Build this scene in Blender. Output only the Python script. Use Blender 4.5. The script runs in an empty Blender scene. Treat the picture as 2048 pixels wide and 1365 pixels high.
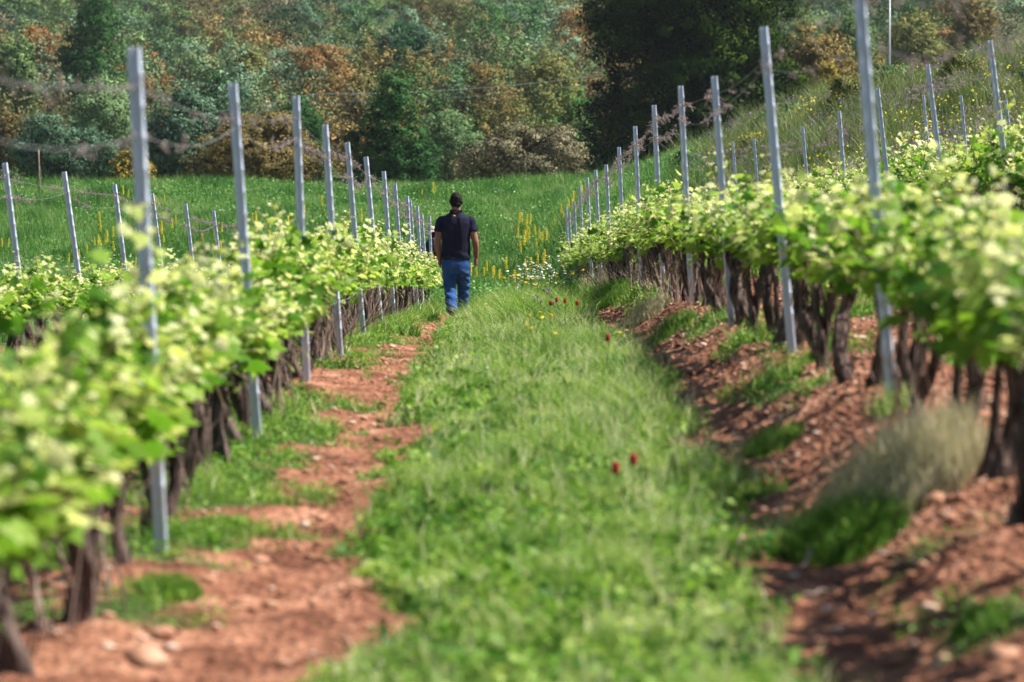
import bpy, bmesh, math, random
import numpy as np
from mathutils import Vector, Matrix
R = math.radians
C = bpy.context.scene
COL = C.collection

# ------------------------------------------------------------------ camera
F = 7680.0                       # focal length in photo pixels (135 mm lens)
ZC = 1.40                        # camera height
HOR = 300.0                      # photo row of the horizon
PITCH = math.atan((682.5 - HOR) / F)
cam = bpy.data.cameras.new('camera')
cam.lens = 135.0; cam.sensor_width = 36.0
cam.clip_start = 0.5; cam.clip_end = 4000
cam.dof.use_dof = True; cam.dof.focus_distance = 52.0; cam.dof.aperture_fstop = 4.2
cam.dof.aperture_blades = 0
co = bpy.data.objects.new('camera', cam); COL.objects.link(co)
co.location = (0, 0, ZC); co.rotation_euler = (math.pi / 2 - PITCH, 0, 0)
C.camera = co

# ------------------------------------------------------------------ sky, sun, exposure
SUN_EL, SUN_AZ = R(54), R(3)     # azimuth measured from +X towards +Y
w = bpy.data.worlds.new('World'); C.world = w; w.use_nodes = True
nt = w.node_tree; bgn = nt.nodes['Background']
sky = nt.nodes.new('ShaderNodeTexSky'); sky.sky_type = 'NISHITA'; sky.sun_disc = False
sky.sun_elevation = SUN_EL; sky.sun_rotation = math.pi / 2 - SUN_AZ
sky.air_density = 1.0; sky.dust_density = 0.6; sky.ozone_density = 1.2
nt.links.new(sky.outputs[0], bgn.inputs[0]); bgn.inputs[1].default_value = 0.05
sl = bpy.data.lights.new('sun', 'SUN'); sl.energy = 5.0; sl.angle = R(0.53); sl.color = (1.0, 0.95, 0.86)
so = bpy.data.objects.new('sun', sl); COL.objects.link(so)
sd = Vector((math.cos(SUN_EL) * math.cos(SUN_AZ), math.cos(SUN_EL) * math.sin(SUN_AZ), math.sin(SUN_EL)))
so.rotation_euler = sd.to_track_quat('Z', 'Y').to_euler(); so.location = (30, 0, 60)
C.view_settings.view_transform = 'Standard'; C.view_settings.look = 'None'
C.view_settings.gamma = 1.0; C.view_settings.exposure = 1.25
C.render.engine = 'CYCLES'
cy = C.cycles
cy.max_bounces = 6; cy.diffuse_bounces = 3; cy.glossy_bounces = 2; cy.transmission_bounces = 4
cy.transparent_max_bounces = 4; cy.volume_bounces = 0; cy.caustics_reflective = False; cy.caustics_refractive = False
cy.use_adaptive_sampling = True; cy.adaptive_threshold = 0.02; cy.use_denoising = True
try:
    cy.denoiser = 'OPENIMAGEDENOISE'; cy.denoising_prefilter = 'FAST'
except Exception: pass
cy.sample_clamp_indirect = 6.0

# ------------------------------------------------------------------ numbers
def sm(a, b, v):
    t = np.clip((np.asarray(v, float) - a) / (b - a), 0, 1); return t * t * (3 - 2 * t)
def _h(i, j, s):
    n = (i.astype(np.int64) * 374761393 + j.astype(np.int64) * 668265263 + s * 974711) & 0x7fffffff
    n = ((n ^ (n >> 13)) * 1274126177) & 0x7fffffff
    return ((n ^ (n >> 16)) & 0xffff) / 65535.0
def vn(x, y, s=0):
    x = np.asarray(x, float); y = np.asarray(y, float)
    i = np.floor(x); j = np.floor(y); u = x - i; v = y - j; u = u * u * (3 - 2 * u); v = v * v * (3 - 2 * v)
    i = i.astype(np.int64); j = j.astype(np.int64)
    a = _h(i, j, s); b = _h(i + 1, j, s); c = _h(i, j + 1, s); d = _h(i + 1, j + 1, s)
    return (a * (1 - u) + b * u) * (1 - v) + (c * (1 - u) + d * u) * v
def fbm(x, y, s=0, o=4):
    t = 0; a = .5; n = 0
    for k in range(o):
        t = t + a * vn(x * 2 ** k + 17.3 * k, y * 2 ** k - 9.1 * k, s + k); n += a; a *= .5
    return t / n
def rng(s): return np.random.default_rng(s)

# ------------------------------------------------------------------ terrain height
DL = [-60, 0, 8, 13.3, 18.7, 23.6, 28.7, 33.8, 38.9, 44, 49, 54, 64, 75, 85, 95, 105, 115, 120, 126, 140, 165, 200, 260, 350, 450, 600, 900, 1500]
ZL = [-1.4, -1.4, -1.4, -1.403, -1.41, -1.43, -1.55, -1.68, -1.80, -1.98, -2.17, -2.36, -2.72, -3.12, -3.55, -3.1, -2.35, -1.68, -1.42, -1.6, -2.3, -2.3, -1, 1.7, 7.7, 17.6, 39, 95, 170]
DRR = [-60, 0, 11, 15.1, 20.2, 25.3, 30.4, 35.5, 40.6, 45.7, 50.8, 55.9, 61, 70, 80, 90, 100, 115, 120, 126, 140, 165, 200, 260, 350, 450, 600, 900, 1500]
ZRR = [-1.22, -1.22, -1.19, -1.07, -1.10, -1.17, -1.24, -1.34, -1.48, -1.66, -1.86, -2.0, -2.15, -2.45, -2.7, -2.0, -1.75, -1.5, -1.4, -1.6, -2.3, -2.3, -1, 1.7, 7.7, 17.6, 39, 95, 170]
def xL(D): return -1.22 - 0.0042 * (D - 13)
def xR(D): return 1.50 - 0.0048 * (D - 15)
def zg(x, D, fine=True):
    x = np.asarray(x, float); D = np.asarray(D, float)
    zl = np.interp(D, DL, ZL); zr = np.interp(D, DRR, ZRR)
    t = .55 * sm(-.1, 1.7, x) + .45 * sm(.8, 1.7, x)
    z = zl + t * (zr - zl)
    z = z - .07 * np.clip(-1.3 - x, 0, 12) * (1 - sm(60, 90, D))
    s = (.16 + .29 * sm(45, 90, D)) * (1 - sm(97, 132, D))
    xx = np.clip(x - 1.5, 0, 5.5) + .6 * np.clip(x - 7, 0, 9) + .15 * np.clip(x - 16, 0, 40)
    z = z + s * xx
    if fine:
        near = 1 - sm(60, 75, D)
        z = z + near * .035 * np.exp(-((x - .15) / .5) ** 2) - near * .03 * np.exp(-((x + .75) / .25) ** 2) - near * .03 * np.exp(-((x - 1.05) / .2) ** 2)
        z = z + near * .05 * np.exp(-((x - xR(D)) / .3) ** 2) * (.6 + .8 * vn(x * 2, D * .8, 5))
        z = z + near * (fbm(x * 3.0, D * 2.2, 3) - .5) * .06
        z = z + sm(60, 80, D) * (1 - sm(125, 150, D)) * (fbm(x * .35, D * .25, 9, 3) - .5) * .45
        z = z + sm(150, 260, D) * (fbm(x * .02, D * .02, 11, 4) - .5) * 14 * sm(180, 500, D)
    return z + ZC
def zg1(x, D): return float(zg(np.array([x]), np.array([D]))[0])
def px_at(px, py, D):
    """point seen at photo pixel (px, py), D metres ahead"""
    u = (px - 1024) / F; v = (682.5 - py) / F
    dy = math.cos(PITCH) + v * math.sin(PITCH); dz = -math.sin(PITCH) + v * math.cos(PITCH)
    k = D / dy
    return Vector((u * k, D, ZC + dz * k))
def ground_px(px, py, d0=8.0, d1=120.0):
    """where the line of sight first meets the ground"""
    D = np.arange(d0, d1, .05)
    u = (px - 1024) / F; v = (682.5 - py) / F
    dy = math.cos(PITCH) + v * math.sin(PITCH); dz = -math.sin(PITCH) + v * math.cos(PITCH)
    k = D / dy; g = zg(u * k, D)
    m = np.nonzero(ZC + dz * k <= g)[0]
    i = m[0] if len(m) else len(D) - 1
    return Vector((u * k[i], D[i], g[i]))

def cover(x, D):
    """share of the ground that carries grass, 0 bare soil .. 1 closed sward"""
    x = np.asarray(x, float); D = np.asarray(D, float)
    n = fbm(x * 2.3, D * .9, 21); n2 = fbm(x * 5.1, D * 3.1, 27); e = (n - .5) * .55 + (n2 - .5) * .5
    xe = np.interp(D, [9, 13, 18, 25, 60], [-.36, -.43, -.52, -.58, -.62]); xf = np.interp(D, [9, 18, 28, 60], [.77, .77, .68, .66]); strip = sm(xe - .07, xe + .07, x + e) * (1 - sm(xf - .09, xf + .09, x + e))
    ve = np.interp(D, [9, 26, 34, 60], [-.93, -.93, -1.08, -1.05]); verge = (1 - sm(ve - .13, ve + .13, x + e * 1.2)) * sm(-1.75, -1.5, x)
    vd = np.interp(D, [8, 11, 11.6, 12.4, 12.8, 13.2, 14.2, 14.6, 15.5, 21, 22.5, 24, 26, 29, 36, 60], [.0, .0, .6, .05, .05, .75, .6, .05, .8, .75, .3, .15, .4, .4, .7, .8])
    verge = verge * sm(.95 - vd, 1.15 - vd, n * .9 + .15)
    left = (1 - sm(-1.9, -1.6, x)) * sm(.35, .55, n + .25 * np.exp(-((x + 2.7) / .7) ** 2) - .1 * np.exp(-((x + 1.9) / .4) ** 2))
    right = sm(1.0, 1.2, x) * (1 - sm(2.2, 2.6, x)) * sm(.57, .72, n + .15 * sm(28, 45, D) - .02)
    far = sm(2.2, 2.7, x) * sm(.35, .5, n + .15)
    meadow = sm(57, 68, D + 4 * (n - .5))
    worn = .92 * np.exp(-((x + .86) / .19) ** 4) * sm(39, 43, D) * (1 - sm(56, 59, D))     # the trodden path the man walks on
    return np.clip(np.maximum.reduce([strip, verge, left, right * .9, far, meadow]) * (1 - worn), 0, 1)

# ------------------------------------------------------------------ mesh helpers
def link_mesh(name, me, mat, parent=None, smooth=False):
    if mat is not None:
        for m_ in (mat if isinstance(mat, (list, tuple)) else [mat]): me.materials.append(m_)
    if smooth: me.polygons.foreach_set('use_smooth', [True] * len(me.polygons))
    o = bpy.data.objects.new(name, me); COL.objects.link(o)
    if parent is not None: o.parent = parent
    return o
def np_mesh(name, V, faces, attrs=None, mat_index=None):
    """faces: list of int arrays, each (n, k)"""
    me = bpy.data.meshes.new(name)
    V = np.asarray(V, np.float32); me.vertices.add(len(V)); me.vertices.foreach_set('co', V.ravel())
    faces = [np.asarray(f, np.int32) for f in faces if len(f)]
    tot = np.concatenate([np.full(len(f), f.shape[1], np.int32) for f in faces])
    lv = np.concatenate([f.ravel() for f in faces])
    me.loops.add(len(lv)); me.loops.foreach_set('vertex_index', lv)
    me.polygons.add(len(tot)); st = np.concatenate([[0], np.cumsum(tot)[:-1]]).astype(np.int32)
    me.polygons.foreach_set('loop_start', st); me.polygons.foreach_set('loop_total', tot)
    for k, a in (attrs or {}).items():
        at = me.attributes.new(k, 'FLOAT', 'POINT'); at.data.foreach_set('value', np.asarray(a, np.float32))
    if mat_index is not None: me.polygons.foreach_set('material_index', np.asarray(mat_index, np.int32))
    me.update(calc_edges=True); me.validate()
    return me
class MB:
    """collects vertices and faces of one mesh"""
    def __init__(s): s.v = []; s.f3 = []; s.f4 = []; s.t = []; s.n = 0
    def add(s, V, f3=None, f4=None, tone=None):
        V = np.asarray(V, float).reshape(-1, 3)
        s.v.append(V); s.t.append(np.broadcast_to(np.asarray(.5 if tone is None else tone, float), (len(V),)).copy())
        if f3 is not None and len(f3): s.f3.append(np.asarray(f3) + s.n)
        if f4 is not None and len(f4): s.f4.append(np.asarray(f4) + s.n)
        s.n += len(V)
    def tube(s, P, r, k=6, tone=None, cap=True, ry=None, rnd=None, amp=0):
        P = np.asarray(P, float); m = len(P); r = np.broadcast_to(np.asarray(r, float), (m,))
        ry_ = r if ry is None else np.broadcast_to(np.asarray(ry, float), (m,))
        T = np.gradient(P, axis=0); T /= np.linalg.norm(T, axis=1)[:, None] + 1e-9
        ref = np.array([0., 1, 0]) if abs(T[:, 1]).mean() < .8 else np.array([1., 0, 0])
        A = np.cross(T, ref); A /= np.linalg.norm(A, axis=1)[:, None] + 1e-9
        B = np.cross(T, A)
        a = np.arange(k) / k * 2 * math.pi
        rr = np.ones((m, k)) if rnd is None else 1 + amp * rnd.standard_normal((m, k))
        V = P[:, None] + A[:, None] * (np.cos(a) * rr * r[:, None])[..., None] + B[:, None] * (np.sin(a) * rr * ry_[:, None])[..., None]
        i = np.arange(m - 1)[:, None] * k; j = np.arange(k)[None]; j2 = (j + 1) % k
        f4 = np.stack([i + j, i + k + j, i + k + j2, i + j2], -1).reshape(-1, 4)
        V = V.reshape(-1, 3); f3 = None
        if cap:
            V = np.vstack([V, P[0], P[-1]]); q = np.arange(k); b0 = m * k
            f3 = np.vstack([np.stack([q, (q + 1) % k, np.full(k, b0)], -1), np.stack([(m - 1) * k + (q + 1) % k, (m - 1) * k + q, np.full(k, b0 + 1)], -1)])
        s.add(V, f3, f4, tone)
    def mesh(s, name): return np_mesh(name, np.vstack(s.v), [np.vstack(f) for f in (s.f3, s.f4) if f], {'tone': np.concatenate(s.t)})
def tag(o, label=None, cat=None, group=None, kind=None):
    if label: o['label'] = label
    if cat: o['category'] = cat
    if group: o['group'] = group
    if kind: o['kind'] = kind
    return o
def thing(name, label, cat, loc, group=None, rz=0):
    o = bpy.data.objects.new(name, None); COL.objects.link(o); o.location = loc; o.rotation_euler = (0, 0, rz); o.empty_display_size = .1
    return tag(o, label, cat, group)
def copy_tree(o, parent=None):
    c = o.copy(); COL.objects.link(c); c.parent = parent
    for ch in [x for x in o.children]: copy_tree(ch, c)
    return c

# ------------------------------------------------------------------ materials
def new_mat(name):
    m = bpy.data.materials.new(name); m.use_nodes = True
    t = m.node_tree; p = t.nodes['Principled BSDF']; return m, t, p
def ramp(t, stops, interp='LINEAR'):
    r = t.nodes.new('ShaderNodeValToRGB'); e = r.color_ramp; e.interpolation = interp
    while len(e.elements) < len(stops): e.elements.new(.5)
    for el, (p_, c_) in zip(e.elements, stops): el.position = p_; el.color = (*c_, 1)
    return r
def leafy(name, stops, trans=.4, tcol=1.4, rough=.45, spec=.35, patch=None):
    """two-sided leaves and blades, colour picked by the 'tone' attribute"""
    m, t, p = new_mat(name)
    a = t.nodes.new('ShaderNodeAttribute'); a.attribute_name = 'tone'
    fac = a.outputs['Fac']
    oi = t.nodes.new('ShaderNodeObjectInfo')
    md = t.nodes.new('ShaderNodeMath'); md.operation = 'MULTIPLY_ADD'; md.inputs[1].default_value = .14; 
    sb = t.nodes.new('ShaderNodeMath'); sb.operation = 'SUBTRACT'; sb.inputs[1].default_value = .5
    t.links.new(oi.outputs['Random'], sb.inputs[0]); t.links.new(sb.outputs[0], md.inputs[0]); t.links.new(fac, md.inputs[2]); fac = md.outputs[0]
    if patch:
        g = t.nodes.new('ShaderNodeNewGeometry'); n = t.nodes.new('ShaderNodeTexNoise'); n.inputs['Scale'].default_value = patch[0]; n.inputs['Detail'].default_value = 3
        t.links.new(g.outputs['Position'], n.inputs['Vector'])
        m1 = t.nodes.new('ShaderNodeMath'); m1.operation = 'SUBTRACT'; m1.inputs[1].default_value = .5; t.links.new(n.outputs['Fac'], m1.inputs[0])
        m2 = t.nodes.new('ShaderNodeMath'); m2.operation = 'MULTIPLY_ADD'; m2.inputs[1].default_value = patch[1]; t.links.new(m1.outputs[0], m2.inputs[0]); t.links.new(fac, m2.inputs[2]); fac = m2.outputs[0]
    r = ramp(t, stops); t.links.new(fac, r.inputs[0])
    t.links.new(r.outputs[0], p.inputs['Base Color']); p.inputs['Roughness'].default_value = rough; p.inputs['Specular IOR Level'].default_value = spec
    tr = t.nodes.new('ShaderNodeBsdfTranslucent')
    mx = t.nodes.new('ShaderNodeMix'); mx.data_type = 'RGBA'; mx.blend_type = 'MULTIPLY'; mx.inputs[0].default_value = 1
    t.links.new(r.outputs[0], mx.inputs[6]); mx.inputs[7].default_value = (tcol, tcol, tcol * .7, 1)
    t.links.new(mx.outputs[2], tr.inputs[0])
    ms = t.nodes.new('ShaderNodeMixShader'); ms.inputs[0].default_value = trans
    t.links.new(p.outputs[0], ms.inputs[1]); t.links.new(tr.outputs[0], ms.inputs[2])
    t.links.new(ms.outputs[0], t.nodes['Material Output'].inputs[0])
    return m
def solid(name, col, rough=.6, metal=0, noise=None, bump=None, spec=.4):
    m, t, p = new_mat(name)
    p.inputs['Base Color'].default_value = (*col, 1); p.inputs['Roughness'].default_value = rough
    p.inputs['Metallic'].default_value = metal; p.inputs['Specular IOR Level'].default_value = spec
    tc = t.nodes.new('ShaderNodeTexCoord')
    if noise:
        sc, col2, st = noise
        mp = t.nodes.new('ShaderNodeMapping'); mp.inputs['Scale'].default_value = st; t.links.new(tc.outputs['Object'], mp.inputs[0])
        n = t.nodes.new('ShaderNodeTexNoise'); n.inputs['Scale'].default_value = sc; n.inputs['Detail'].default_value = 5; t.links.new(mp.outputs[0], n.inputs['Vector'])
        r = ramp(t, [(.35, col), (.65, col2)]); t.links.new(n.outputs['Fac'], r.inputs[0]); t.links.new(r.outputs[0], p.inputs['Base Color'])
    if bump:
        sc, st, dist = bump
        mp = t.nodes.new('ShaderNodeMapping'); mp.inputs['Scale'].default_value = st; t.links.new(tc.outputs['Object'], mp.inputs[0])
        n = t.nodes.new('ShaderNodeTexNoise'); n.inputs['Scale'].default_value = sc; n.inputs['Detail'].default_value = 6; t.links.new(mp.outputs[0], n.inputs['Vector'])
        b = t.nodes.new('ShaderNodeBump'); b.inputs['Distance'].default_value = dist; t.links.new(n.outputs['Fac'], b.inputs['Height']); t.links.new(b.outputs[0], p.inputs['Normal'])
    return m
M = {}
M['vine_leaf'] = leafy('vine_leaf', [(0, (.025, .09, .006)), (.3, (.075, .19, .014)), (.55, (.19, .33, .035)), (.78, (.40, .47, .13)), (1, (.70, .69, .42))], .46, 1.45, .5, .18)
M['shoot'] = solid('shoot', (.20, .24, .06), .6, noise=(3, (.30, .20, .10), (1, 1, 1)))
M['bark'] = solid('bark', (.025, .016, .014), .95, noise=(9, (.17, .122, .108), (3, 3, .6)), bump=(14, (3, 3, .5), .03), spec=.1)
M['deadwood'] = solid('deadwood', (.16, .10, .08), .9, noise=(5, (.32, .24, .20), (1, 1, 1)), spec=.15)
M['tendril'] = solid('tendril', (.18, .13, .12), .9, noise=(8, (.33, .27, .26), (1, 1, 1)), spec=.15)
M['grass'] = leafy('grass', [(0, (.010, .055, .006)), (.28, (.05, .145, .014)), (.55, (.15, .28, .035)), (.8, (.32, .42, .10)), (1, (.58, .58, .36))], .35, 1.4, .55, .15, (1.3, .8))
M['meadow'] = leafy('meadow', [(0, (.010, .06, .012)), (.35, (.038, .155, .024)), (.65, (.12, .29, .05)), (.88, (.28, .42, .12)), (1, (.46, .50, .26))], .3, 1.3, .45, .3, (.8, 1.0))
M['bank'] = leafy('bank', [(0, (.03, .06, .015)), (.35, (.08, .13, .03)), (.65, (.15, .20, .06)), (.88, (.26, .27, .12)), (1, (.42, .36, .22))], .3, 1.3, .5, .3, (.35, .7))
M['straw'] = leafy('straw', [(0, (.16, .18, .07)), (.5, (.40, .36, .22)), (1, (.64, .57, .44))], .3, 1.2, .6, .3)
M['steel'] = None
def steel():
    m, t, p = new_mat('galvanised_steel')
    tc = t.nodes.new('ShaderNodeTexCoord')
    n = t.nodes.new('ShaderNodeTexNoise'); n.inputs['Scale'].default_value = 6; n.inputs['Detail'].default_value = 6
    mp = t.nodes.new('ShaderNodeMapping'); mp.inputs['Scale'].default_value = (4, 4, .7); t.links.new(tc.outputs['Object'], mp.inputs[0]); t.links.new(mp.outputs[0], n.inputs['Vector'])
    r = ramp(t, [(.3, (.42, .47, .60)), (.55, (.56, .61, .74)), (.75, (.66, .70, .80))]); t.links.new(n.outputs['Fac'], r.inputs[0])
    t.links.new(r.outputs[0], p.inputs['Base Color'])
    p.inputs['Metallic'].default_value = .25; p.inputs['Roughness'].default_value = .5
    return m
M['steel'] = steel()
M['wire'] = solid('wire', (.33, .33, .35), .5, .5)
M['yellow'] = leafy('yellow_petal', [(0, (.84, .64, .0)), (1, (.90, .80, .05))], .3, 1.2, .5, .3)
M['white'] = leafy('white_petal', [(0, (.72, .72, .70)), (1, (.82, .82, .80))], .3, 1.1, .5, .3)
M['purple'] = leafy('purple_petal', [(0, (.13, .05, .24)), (1, (.30, .18, .42))], .3, 1.2, .5, .3)
M['crimson'] = leafy('crimson_petal', [(0, (.34, .008, .015)), (1, (.55, .03, .04))], .25, 1.2, .5, .3)
M['rock'] = solid('rock', (.30, .14, .085), .9, noise=(6, (.46, .29, .20), (1, 1, 1)), bump=(20, (1, 1, 1), .01), spec=.2)
def ground_mat():
    m, t, p = new_mat('soil_and_sward')
    N = t.nodes.new; L = t.links.new
    g = N('ShaderNodeNewGeometry'); at = N('ShaderNodeAttribute'); at.attribute_name = 'tone'
    n1 = N('ShaderNodeTexNoise'); n1.inputs['Scale'].default_value = 2.2; n1.inputs['Detail'].default_value = 8; n1.inputs['Roughness'].default_value = .7; L(g.outputs['Position'], n1.inputs['Vector'])
    r1 = ramp(t, [(.3, (.075, .030, .019)), (.45, (.19, .080, .049)), (.58, (.34, .162, .102)), (.75, (.56, .37, .28))]); L(n1.outputs['Fac'], r1.inputs[0])
    vo = N('ShaderNodeTexVoronoi'); vo.inputs['Scale'].default_value = 28; L(g.outputs['Position'], vo.inputs['Vector'])
    r2 = ramp(t, [(.0, (1.5, 1.45, 1.4)), (.25, (1.1, 1.08, 1.05)), (.55, (.6, .55, .5))]); L(vo.outputs['Distance'], r2.inputs[0])
    mm = N('ShaderNodeMix'); mm.data_type = 'RGBA'; mm.blend_type = 'MULTIPLY'; mm.inputs[0].default_value = .55; L(r1.outputs[0], mm.inputs[6]); L(r2.outputs[0], mm.inputs[7])
    n2 = N('ShaderNodeTexNoise'); n2.inputs['Scale'].default_value = 9; n2.inputs['Detail'].default_value = 5; L(g.outputs['Position'], n2.inputs['Vector'])
    r3 = ramp(t, [(.35, (.025, .045, .012)), (.6, (.07, .10, .03)), (.8, (.14, .12, .06))]); L(n2.outputs['Fac'], r3.inputs[0])
    mx = N('ShaderNodeMix'); mx.data_type = 'RGBA'; L(at.outputs['Fac'], mx.inputs[0]); L(mm.outputs[2], mx.inputs[6]); L(r3.outputs[0], mx.inputs[7])
    L(mx.outputs[2], p.inputs['Base Color']); p.inputs['Roughness'].default_value = .95; p.inputs['Specular IOR Level'].default_value = .1
    b = N('ShaderNodeBump'); b.inputs['Distance'].default_value = .03; b.inputs['Strength'].default_value = .8
    ad = N('ShaderNodeMath'); ad.operation = 'SUBTRACT'; L(n1.outputs['Fac'], ad.inputs[0]); L(vo.outputs['Distance'], ad.inputs[1])
    L(ad.outputs[0], b.inputs['Height']); L(b.outputs[0], p.inputs['Normal'])
    return m
M['ground'] = ground_mat()

# ------------------------------------------------------------------ ground sheet
def axis(parts): return np.concatenate([np.asarray(a, float) for a in parts])
gx = axis([-np.geomspace(900, 16, 34), np.arange(-15, -4, .25), np.arange(-4, 4, .05), np.arange(4, 16, .25), np.geomspace(16, 900, 34)])
gy = axis([np.arange(-60, 6, 4), np.arange(6, 60, .09), np.arange(60, 132, .5), np.geomspace(132, 1500, 90)])
GX, GY = np.meshgrid(gx, gy); GZ = zg(GX, GY)
near = (GY < 62); cvr = cover(GX, GY)
clod = (fbm(GX * 9, GY * 7, 31, 3) - .5) * .055 + np.clip(vn(GX * 14, GY * 12, 41) - .62, 0, 1) * .06
GZ = GZ + np.where(near, (1 - cvr) * clod, 0)
nx, ny = len(gx), len(gy)
ii = (np.arange(ny - 1)[:, None] * nx + np.arange(nx - 1)[None]).ravel()
me = np_mesh('ground', np.stack([GX, GY, GZ], -1).reshape(-1, 3), [np.stack([ii, ii + 1, ii + nx + 1, ii + nx], -1)], {'tone': np.clip(cvr * 1.15, 0, 1).ravel()})
g = link_mesh('ground', me, M['ground'], smooth=True); tag(g, kind='structure')

# ------------------------------------------------------------------ haze
def haze_box():
    m = bpy.data.materials.new('haze_air'); m.use_nodes = True; t = m.node_tree; t.nodes.remove(t.nodes['Principled BSDF'])
    v = t.nodes.new('ShaderNodeVolumePrincipled'); v.inputs['Color'].default_value = (.80, .87, 1, 1); v.inputs['Density'].default_value = .00009; v.inputs['Anisotropy'].default_value = .1
    t.links.new(v.outputs[0], t.nodes['Material Output'].inputs['Volume'])
    x, y0, y1, z0, z1 = 915, -66, 1520, -8, 200
    V = [[a, b, c] for c in (z0, z1) for b in (y0, y1) for a in (-x, x)]
    o = link_mesh('haze', np_mesh('haze', V, [[[0, 2, 3, 1], [4, 5, 7, 6], [0, 1, 5, 4], [2, 6, 7, 3], [0, 4, 6, 2], [1, 3, 7, 5]]]), m); tag(o, kind='stuff'); o['label'] = 'thin bluish haze of air over the whole valley'
haze_box()

# ------------------------------------------------------------------ grass
def blades(rg, x, y, h, wd, tone, bend=.5, seg=2, z=None):
    n = len(x); z = zg(x, y) - .01 if z is None else z
    a = rg.uniform(0, 2 * math.pi, n); b = rg.uniform(0, 2 * math.pi, n)
    ax = np.stack([np.cos(a), np.sin(a) * .6, np.zeros(n)], -1) * (wd / 2)[:, None]
    ln = np.stack([np.cos(b), np.sin(b), np.zeros(n)], -1) * (h * bend * rg.uniform(.2, 1, n))[:, None]
    P0 = np.stack([x, y, z], -1); up = np.zeros((n, 3)); up[:, 2] = h
    P1 = P0 + up * .55 + ln * .3; P2 = P0 + up * rg.uniform(.8, 1, n)[:, None] + ln
    V = np.stack([P0 - ax, P0 + ax, P1 + ax * .8, P1 - ax * .8, P2], 1).reshape(-1, 3)
    i = np.arange(n)[:, None] * 5
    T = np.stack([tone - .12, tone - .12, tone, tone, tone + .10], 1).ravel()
    return V, i + np.array([[0, 1, 2, 3]]), i + np.array([[3, 2, 4]]), T
def stuff(name, V, fs, T, mat, label=None):
    o = link_mesh(name, np_mesh(name, V, fs, {'tone': T}), mat); tag(o, label, None, None, 'stuff')
    if label: o['category'] = 'grass'
    return o
def scatter(rg, dens, x0, x1, y0, y1, mask=None):
    n = int(dens * (x1 - x0) * (y1 - y0)); x = rg.uniform(x0, x1, n); y = rg.uniform(y0, y1, n)
    k = np.abs(x) < .138 * y + 1.2
    if mask is not None: k &= rg.uniform(0, 1, n) < mask(x, y)
    return x[k], y[k]
def clumpy(x, y): return cover(x, y) * (.35 + .65 * sm(.3, .6, fbm(x * 4, y * 3, 51)))
rg = rng(1); Vs = []; F4 = []; F3 = []; Ts = []; off = 0
def put(V, f4, f3, T):
    global off
    Vs.append(V); F4.append(f4 + off); F3.append(f3 + off); Ts.append(T); off += len(V)
def flush(name, mat, label):
    global Vs, F4, F3, Ts, off
    o = stuff(name, np.vstack(Vs), [np.vstack(F4), np.vstack(F3)], np.concatenate(Ts), mat, label)
    Vs = []; F4 = []; F3 = []; Ts = []; off = 0; return o
for (d0, d1, dens, wd, hh) in ((8.5, 14, 5200, .005, .065), (14, 22, 3900, .0055, .08), (22, 34, 2500, .006, .10), (34, 48, 1700, .007, .15), (48, 66, 1000, .009, .20)):
    for (x0, x1, dm) in ((-.95, 1.1, 1), (-3.8, -.95, .5), (1.1, 4.8, .42)):
        x, y = scatter(rg, dens * dm, x0, x1, d0, d1, clumpy)
        hs = np.interp(x, [-1.6, -.9, -.6, 0, .6, .9, 1.4, 2.5], [.8, .55, .7, 1.1, 1.2, .8, .8, 1.5])
        h = hh * hs * (.25 + 1.4 * sm(.25, .8, fbm(x * 3.2, y * 2.2, 61))) * rg.uniform(.5, 1.6, len(x))
        tone = -.12 + .55 * fbm(x * 3, y * 2, 71) + .62 * fbm(x * 11, y * 6, 72) + rg.normal(0, .13, len(x))
        tone = np.where(rg.uniform(0, 1, len(x)) < .06, .95, tone) + .06 * (x > .1) * sm(8, 26, 34 - y)
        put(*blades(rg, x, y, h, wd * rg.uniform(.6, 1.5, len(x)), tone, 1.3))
x, y = scatter(rg, 60, -.55, 1.0, 8.5, 55, lambda a, b: cover(a, b) * (.3 + .7 * sm(.1, .6, a)))
for q in range(5):    # pale seed heads held above the sward
    n_ = len(x); put(*blades(rg, x + rg.normal(0, .012, n_), y + rg.normal(0, .02, n_), rg.uniform(.12, .24, n_) * (1 - .3 * (y < 14)), np.full(n_, .005), rg.uniform(.85, 1.1, n_), .5))
x, y = scatter(rg, 20, -.6, .85, 8.5, 58, cover)     # coarser tufts break up the sward
for q in range(len(x)):
    n_ = 30; tq = rg.uniform(.05, 1.0) ; hq = rg.uniform(.04, .11) * (1 + y[q] / 60); rq = rg.uniform(.02, .07)
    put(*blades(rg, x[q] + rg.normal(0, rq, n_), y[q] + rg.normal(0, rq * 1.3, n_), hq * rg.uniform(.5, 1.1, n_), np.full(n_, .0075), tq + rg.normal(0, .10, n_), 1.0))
flush('grass', M['grass'], 'short grass on the central strip and the verges between the vine rows')
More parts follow.
